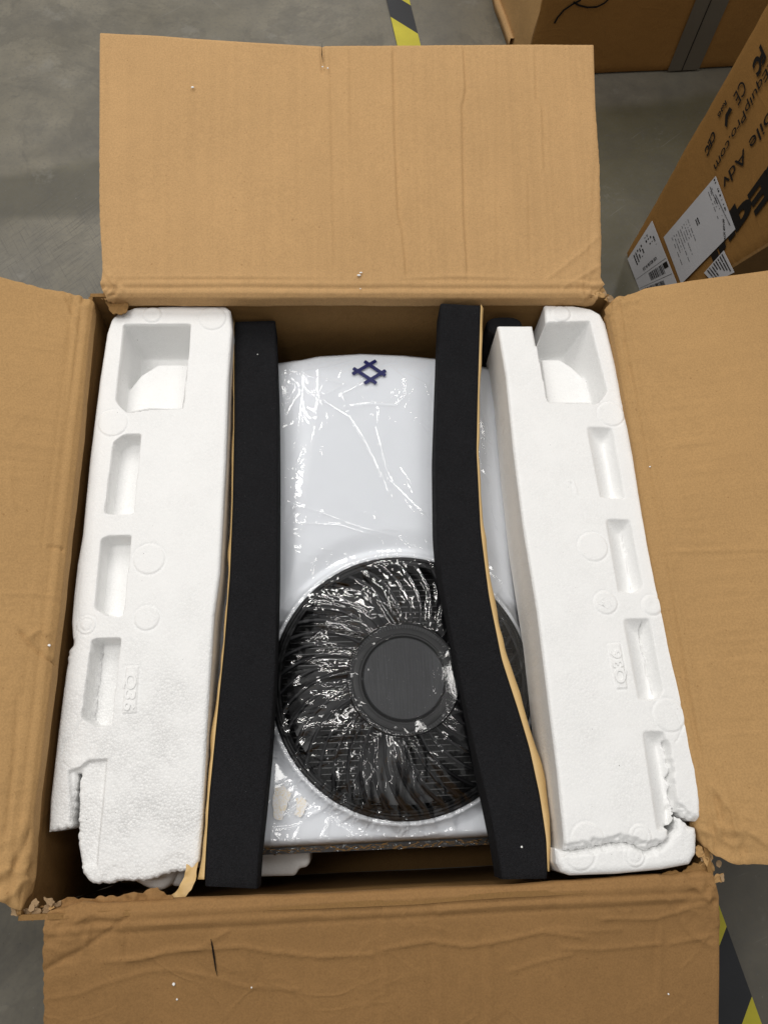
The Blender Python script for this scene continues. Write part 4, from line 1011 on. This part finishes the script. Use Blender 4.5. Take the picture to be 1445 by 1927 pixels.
strip([(829, 569), (824, 700), (819, 850), (821, 1000), (831, 1100), (860, 1250), (891, 1400), (915, 1500), (934, 1590), (945, 1655)],
      [(905, 573), (901, 680), (897, 850), (905, 1000), (920, 1120), (944, 1240), (975, 1336), (996, 1406), (1016, 1498), (1028, 1580), (1031, 1654)],
      [(565, -.006), (700, -.035), (900, -.052), (1400, -.052), (1655, -.024)], .050, 'right black foam strip curving across the round fan grille', (
          [(905, 573), (901, 680), (897, 850), (905, 1000), (920, 1120), (944, 1240), (975, 1336), (996, 1406), (1016, 1498), (1028, 1580), (1031, 1640)],
          [(909, 580), (906, 680), (902, 760), (901, 850), (908, 985), (914, 1012), (919, 1060), (923, 1095), (933, 1136), (941, 1186), (957, 1244), (980, 1311), (997, 1373), (1013, 1420), (1026, 1462), (1029, 1500), (1033, 1540), (1035, 1572), (1034, 1640)], 0), 5)
# curled end of the left backing paper
fr = Frame((0, 0, RIM - .050), (1, 0, 0), (0, 1, .1))
P = fr.poly([(368, 1590), (384, 1600), (381, 1648), (374, 1665), (360, 1680), (344, 1693), (322, 1690), (303, 1692), (300, 1684), (306, 1677), (338, 1674), (350, 1662), (359, 1642), (364, 1615)])
c = np.mean(P, axis=0); frp = Frame((c[0], c[1], RIM - .046), (1, 0, .05), (0, 1, -.15))
tag(slab('paper_strip', frp, jag([(a - c[0], b - c[1]) for a, b in P], .0006, .004, 3), .0014, lambda U, V, s: (1 - np.abs(fbm(U, V, .018, 5, 2)) * 2) * .003, .0006, [M_tape], None, bottom=True),
    'curled tan backing paper end at the foot of the left foam strip', 'paper strip')
# black padded roll at the back
bt = at((950, 612), RIM - .045)
v = []; f = []; nn = 40; hh = [0, -.003, -.008, -.10]; rr = [(.80), (.94), 1.0, 1.0]
a2, b2 = .030, .018
for z, s in zip(hh, rr):
    for k in range(nn):
        t = 2 * math.pi * k / nn; c_, s_ = math.cos(t), math.sin(t)
        v.append((a2 * s * np.sign(c_) * abs(c_) ** .7, b2 * s * np.sign(s_) * abs(s_) ** .7, z))
for i in range(3):
    for k in range(nn): f.append((i * nn + k, (i + 1) * nn + k, (i + 1) * nn + (k + 1) % nn, i * nn + (k + 1) % nn))
f.append(tuple(range(nn)))
fo = finish('foam_pad', pymesh('foam_pad', v, f), M_foam, None, Frame((bt[0], bt[1], bt[2]), (1, 0, 0), (0, 1, 0)), smooth=False)
tag(fo, 'rounded black foam pad against the back wall behind the right polystyrene block', 'foam pad')

# ------------------------------------------------------------------ cartons behind
def carton_back():
    z0 = 0.0
    A = at((984, 150), 0); B = at((1372, 129), 0); Cc = at((930, 0), 0)
    ex = unit((B - A)[:2]); ey = np.array([-ex[1], ex[0]])
    A2 = A[:2]; wdt = float(np.linalg.norm((B - A)[:2])) + .25; dep = .55; H = .62
    rt = empty('cardboard_box', (A2[0], A2[1], 0), 'closed brown carton with a grey tape strip standing behind the open box', 'cardboard box')
    frb = Frame((A2[0], A2[1], 0), (ex[0], ex[1], 0), (ey[0], ey[1], 0))
    ff = Frame((A2[0], A2[1], 0), (ex[0], ex[1], 0), (0, 0, 1))          # front face, normal towards the viewer
    slab('front_panel', ff, [(0, .004), (wdt, .004), (wdt, H), (0, H)], .012, lambda U, V, s: fbm(U, V, .2, 4) * .003 - .004 * (1 - sstep(0, .01, s)), .006, [M_carton], rt, bottom=True)
    fs = Frame((A2[0], A2[1], 0), (-ey[0], -ey[1], 0), (0, 0, 1))
    d_ = unit((Cc - A)[:2]); fs = Frame((A2[0] + d_[0] * dep, A2[1] + d_[1] * dep, 0), (-d_[0], -d_[1], 0), (0, 0, 1))
    slab('side_panel', fs, [(0, .004), (dep - .003, .004), (dep - .003, H), (0, H)], .012, lambda U, V, s: fbm(U, V, .12, 6) * .005, .006, [M_flap], rt, bottom=True)
    boxes('top_panel', [((0, .0, H - .006), (wdt, dep * .93, H + .001))], M_carton, rt, frb)
    boxes('rear_panel', [((0, dep * .93, .004), (wdt, dep * .93 + .006, H))], M_carton, rt, frb)
    boxes('right_panel', [((wdt - .006, .01, .004), (wdt, dep * .93, H))], M_carton, rt, frb)
    # bright raw edge of the loose side liner along the floor
    P = [at(p, 0.004) for p in ((927, -10), (934, 20), (945, 48), (960, 92))]
    vv = []; ff_ = []
    for i, p in enumerate(P): vv += [p + np.array([-.006, 0, 0]), p + np.array([.006, 0, 0]), p + np.array([.006, 0, .03]), p + np.array([-.006, 0, .03])]
    for i in range(3):
        for j in range(4): ff_.append((i * 4 + j, i * 4 + (j + 1) % 4, (i + 1) * 4 + (j + 1) % 4, (i + 1) * 4 + j))
    finish('raw_edge', pymesh('raw_edge', vv, ff_), M_back, rt)
    tp = [ff.px(p) for p in ((1309, -5), (1367, -5), (1312, 131), (1255, 131))]
    tp = [(tp[0][0], tp[0][1]), (tp[1][0], tp[1][1]), (tp[2][0], .006), (tp[3][0], .006)]
    up = np.array(tp[0]) - np.array(tp[3]); up = up / up[1]
    tp[0] = tuple(np.array(tp[3]) + up * (H - .02)); tp[1] = tuple(np.array(tp[2]) + up * (H - .02))
    tt = prism('tape_strip', tp[::-1], .001, M_shine, rt, ff, .0035)
    mid0 = (np.array(tp[2]) * .45 + np.array(tp[3]) * .55); mid1 = mid0 + up * (H - .03); n_ = np.array([.0011, 0])
    prism('tape_seam', [mid0 - n_, mid0 + n_, mid1 + n_, mid1 - n_], .0006, M_ink, rt, ff, .0048)
    for L in ([(1042, 42), (1048, 31), (1060, 17), (1076, 6), (1092, -2)], [(1078, 2), (1088, 8), (1104, 12), (1122, 11), (1136, 4), (1144, -4)]):
        q = [np.array(ff.px(p)) for p in L]; w_ = .0022; Lh, Rh = [], []
        for i in range(len(q)):
            t = unit(q[min(i + 1, len(q) - 1)] - q[max(i - 1, 0)]); nn_ = np.array([-t[1], t[0]]) * w_; Lh.append(q[i] + nn_); Rh.append(q[i] - nn_)
        prism('marker_stroke', Lh + Rh[::-1], .0006, M_ink, rt, ff, .0034)
carton_back()
def carton_right():
    P0 = at((1175, 480), 0); P1 = at((1205, 545), 0); E = unit(P1 - P0); Nh = np.array([-E[1], E[0], 0])      # into the box
    if Nh[0] < 0: Nh = -Nh
    m = np.cross(ray(1175, 480), ray(1445, 2)); z = np.array([0, 0, 1.0]); al = math.atan2(-(z @ m), (Nh @ m)); D = unit(z * math.cos(al) + Nh * math.sin(al))
    if D[2] < 0: D = -D
    rt = empty('cardboard_box', tuple(P0), 'brown printed carton with white shipping labels leaning at the upper right', 'cardboard box')
    ff = Frame(P0, D, -E)                      # u up along the edge, v away from the viewer
    if ff.n @ (CAM - P0) < 0: ff = Frame(P0, D, E)
    q = ff.px
    Hh = .95; rb = [q((1330, 527)), q((1365, 505)), q((1445, 455))]
    wv = q((1205, 545)); sg = np.sign(wv[1])
    e0 = np.array(rb[0]); e1 = np.array(rb[2]); dr = (e1 - e0)
    # lower right edge of the face continues behind the flap down to the floor line
    k0 = -e0[0] / dr[0]; base = e0 + dr * k0; topr = e0 + dr * ((Hh - e0[0]) / dr[0])
    print('carton_right', 'lean', math.degrees(al), 'D', D, 'E', E, 'base', base, 'top', topr, 'e0', e0, 'e1', e1)
    wid = max(.30, min(.9, abs(base[1]))) * sg
    out = [(0.003, 0), (Hh, 0), (Hh, topr[1] if abs(topr[1]) < 2 else sg * 1.2), (e1[0], e1[1]), (e0[0], e0[1]), (0.003, wid)]
    out = [tuple(map(float, p)) for p in out]
    slab('printed_panel', ff, jag(out, .0008, .01, 3), .008, lambda U, V, s: fbm(U, V, .15, 4) * .002 - .003 * (1 - sstep(0, .008, s)), .006, [M_carton], rt, bottom=True)
    # the panel next to it, turned away and in shade
    a3 = ff.w(e0[0], e0[1]); b3 = ff.w(topr[0], topr[1]) if abs(topr[1]) < 2 else ff.w(e1[0], e1[1]) + unit(ff.w(e1[0], e1[1]) - ff.w(e0[0], e0[1])) * .5
    c3 = ff.w(0.003, wid); inn = -ff.n * .42
    vv = [c3, a3, b3, c3 + inn, a3 + inn, b3 + inn]
    vv = [p - ff.n * .002 for p in vv]
    o = finish('side_panel', pymesh('side_panel', vv, [(0, 1, 4, 3), (1, 2, 5, 4)]), M_wall, rt, smooth=False)
    md = o.modifiers.new('thickness', 'SOLIDIFY'); md.thickness = .006
    u0 = [ff.w(0.003, .004 * sg), ff.w(Hh, .004 * sg), ff.w(Hh, .004 * sg) + inn, ff.w(.003, .004 * sg) + inn]
    o = finish('edge_panel', pymesh('edge_panel', [p - ff.n * .004 for p in u0], [(0, 1, 2, 3)]), M_carton, rt, smooth=False)
    md = o.modifiers.new('thickness', 'SOLIDIFY'); md.thickness = .006
    hh = .0032
    def T(name, s, a, b, upx, cap, bold=0.0, mat=M_ink, hgt=hh, par=rt):
        A = np.array(q(a)); B = np.array(q(b)); u = np.array(q((a[0] + upx[0], a[1] + upx[1]))) - A
        return text_on(name, s, A, B, u, float(np.linalg.norm(u)) * cap, ff, hgt, mat, par, bold, .0004)
    T('web_address', 'tEquipPro.com', (1452, 112), (1345, 311), (6, 15), 1.0, .0)
    T('printed_slogan', 'Mobile Adv', (1492, 146), (1360, 340), (8, 22), 1.0, .0)
    T('printed_name', 'tEqui', (1474, 278), (1336, 472), (15, 39), 1.0, .045)
    T('certification_mark', 'CEC', (1344, 244), (1328, 283), (5, 12), 1.0, .03)
    T('certification_mark', 'RoHS', (1367, 188), (1352, 216), (3, 6), 1.0, .03)
    T('certification_mark', 'CE', (1398, 148), (1382, 180), (10, 20), 1.0, .0)
    T('certification_mark', 'FC', (1434, 84), (1418, 124), (10, 22), 1.0, .05)
    ck = [q(p) for p in ((1375, 201), (1380, 206), (1372, 219), (1370, 239), (1366, 236), (1367, 216))]
    prism('check_mark', ck if sg > 0 else ck[::-1], .0004, M_ink, rt, ff, hh)
    rnd = random.Random(5)
    def label(pts, name, lab):
        L = prism(name, [q(p) for p in pts], .0006, M_paper, rt, ff, .0034); L['label'] = lab
        return L
    def inner(pts, s, t):                       # bilinear spot on a four-cornered label, pixel coordinates
        a, b, c_, d = [np.array(p, float) for p in pts]; return (a * (1 - s) + b * s) * (1 - t) + (d * (1 - s) + c_ * s) * t
    def printbars(pts, items, par, mat, name):
        vv = []; f_ = []
        for s0, t0, s1, t1 in items:
            k = len(vv)
            for s, t in ((s0, t0), (s1, t0), (s1, t1), (s0, t1)):
                a = q(tuple(inner(pts, s, t))); vv.append((a[0], a[1], .0046))
            f_.append((k, k + 1, k + 2, k + 3))
        o = finish(name, pymesh(name, vv, f_), mat, par, ff, smooth=False); o['kind'] = 'stuff'; return o
    def dashes(s0, s1, t0, t1, rows, dens=.7, h=.5):
        out = []
        for r_ in range(rows):
            tt = t0 + (t1 - t0) * r_ / rows; th = (t1 - t0) / rows * h; s = s0
            end = s0 + (s1 - s0) * rnd.uniform(.45, 1)
            while s < end:
                l = rnd.uniform(.008, .035); 
                if rnd.random() < dens: out.append((s, tt, min(s + l, end), tt + th))
                s += l + rnd.uniform(.004, .012)
        return out
    # labels: corners given as top, right, bottom, left; s runs along the long reading direction
    l1 = [(1228, 414), (1279, 536), (1210, 560), (1182, 486)]      # s: down the right side, t: towards lower left
    p1 = [(1229, 415), (1282, 548), (1212, 562), (1183, 487)]
    L1 = label(p1, 'shipping_label', 'white delivery label at the lower left corner of the printed panel')
    it = dashes(.06, .34, .10, .40, 4) + dashes(.08, .40, .5, .85, 5)
    it += [(.52, .02, .525, .98), (.74, .02, .745, .98)]
    bars = [];  s = .0
    t = .18
    while t < .62:
        wdt_ = rnd.choice([.010, .016, .026]); bars.append((.56, t, .70, t + wdt_)); t += wdt_ + rnd.choice([.012, .02])
    t = .30
    while t < .92:
        wdt_ = rnd.choice([.010, .016, .026]); bars.append((.78, t, .97, t + wdt_)); t += wdt_ + rnd.choice([.010, .018])
    printbars(p1, it + bars, L1, M_ink, 'printed_text'); printbars(p1, [(.56, .03, .64, .16)], L1, M_ink, 'printed_block')
    T('printed_text', 'US 8218-9-33', (1237, 482), (1212, 504), (2, 5), 1.0, .0, M_ink, .0046, L1)
    p2 = [(1349, 331), (1386, 431), (1284, 534), (1251, 446)]
    L2 = label(p2, 'shipping_label', 'large white packing label in the middle of the printed panel')
    printbars(p2, dashes(.10, .90, .10, .20, 3, .5, .3) + dashes(.15, .8, .58, .92, 9, .8, .25), L2, M_grayink, 'printed_text')
    printbars(p2, dashes(.0, .95, .02, .06, 1, .5) + dashes(.28, .50, .44, .50, 2, .9, .6), L2, M_ink, 'printed_text')
    T('printed_text', 'PACK 87/150', (1369, 455), (1366, 412), (-4, -2), .8, .0, M_ink, .0046, L2)
    T('printed_text', 'Made in China', (1354, 384), (1340, 352), (-3, -4), 1.0, .01, M_ink, .0046, L2)
    T('printed_text', 'Shipment ID: 8M1770MOBIUSV01', (1378, 424), (1351, 366), (-3, -2), .9, .0, M_grayink, .0046, L2)
    fold = [q(p) for p in ((1303, 520), (1284, 535), (1300, 534), (1318, 508))]
    p3 = [(1364, 471), (1384, 512), (1345, 532), (1327, 513)]
    L3 = label(p3, 'shipping_label', 'small white sticker over the last letters of the printed name')
    printbars(p3, dashes(.06, .94, .08, .92, 8, .9, .5), L3, M_ink, 'printed_text')
    clear = [q(p) for p in ((1246, 398), (1256, 430), (1196, 500), (1184, 474))]
carton_right()

# ------------------------------------------------------------------ crumbs
def crumb(p, fr_or_z, s, label, group):
    s = s * .72; v = []; rnd = random.Random(int(p[0] * 7 + p[1]))
    import bmesh
    b = bmesh.new(); bmesh.ops.create_icosphere(b, subdivisions=2, radius=s)
    for q in b.verts: q.co *= rnd.uniform(.75, 1.15)
    me = bpy.data.meshes.new('foam_crumb'); b.to_mesh(me); b.free()
    if isinstance(fr_or_z, Frame):
        u, w_ = fr_or_z.px(p); pos = fr_or_z.w(u, w_, s * .6 + .001)
    else: pos = at(p, fr_or_z + s * .6)
    o = finish('foam_crumb', me, M_eps, None, Frame(pos, (1, rnd.uniform(-.5, .5), 0), (0, 1, 0)))
    o.scale = (rnd.uniform(.8, 1.8), 1, .8)
    tag(o, label, 'foam crumb', group)
for p, s, l in (((363, 166), .0026, 'white foam crumb alone on the left of the back flap'), ((607, 127), .0018, 'white foam crumb stuck in the short tear at the top of the back flap'),
                ((617, 130), .0022, 'white foam crumb just right of the tear in the back flap'), ((675, 519), .0026, 'elongated white crumb near the fold of the back flap'),
                ((679, 514), .0020, 'tip crumb touching the elongated crumb near the fold of the back flap'), ((678, 544), .0013, 'tiny crumb on the fold of the back flap')):
    crumb(p, fB, s, l, 'crumbs on the back flap')
for p, s, l in (((328, 1850), .0024, 'largest white crumb on the front flap, left of the slit'), ((334, 1879), .0015, 'small round crumb below the largest one on the front flap'),
                ((474, 1857), .0015, 'small round crumb right of the slit in the front flap'), ((1256, 1869), .0016, 'single crumb at the right end of the front flap')):
    crumb(p, fF, s, l, 'crumbs on the front flap')
crumb((981, 1594), RIM - .032, .0022, 'round white crumb on the lower end of the right foam strip', 'crumbs on the foam strips')
crumb((485, 667), RIM - .056, .0013, 'tiny crumb near the upper end of the left foam strip', 'crumbs on the foam strips')
crumb((93, 1215), fL, .0022, 'white crumb beside the small tear in the left flap', 'crumbs on the side flaps')
crumb((1222, 879), fR, .0015, 'pale crumb on the right flap beside the fold', 'crumbs on the side flaps')
# slits torn in the cardboard
for frm, L, w_ in ((fF, [(398, 1765), (401, 1780), (404, 1800), (407, 1822), (410, 1834)], .0009), (fB, [(606, 84), (606, 105), (608, 122)], .0007)):
    q_ = [np.array(frm.px(p)) for p in L]; rnd = random.Random(2); A_ = []; B_ = []
    for i, p in enumerate(q_):
        k = w_ * (.15 if i in (0, len(q_) - 1) else rnd.uniform(.5, 1)); A_.append((p[0] + k, p[1])); B_.append((p[0] - k, p[1]))
    P = A_ + B_[::-1]
    prism('slit', P, .0008, M_void, root, frm, .0022)
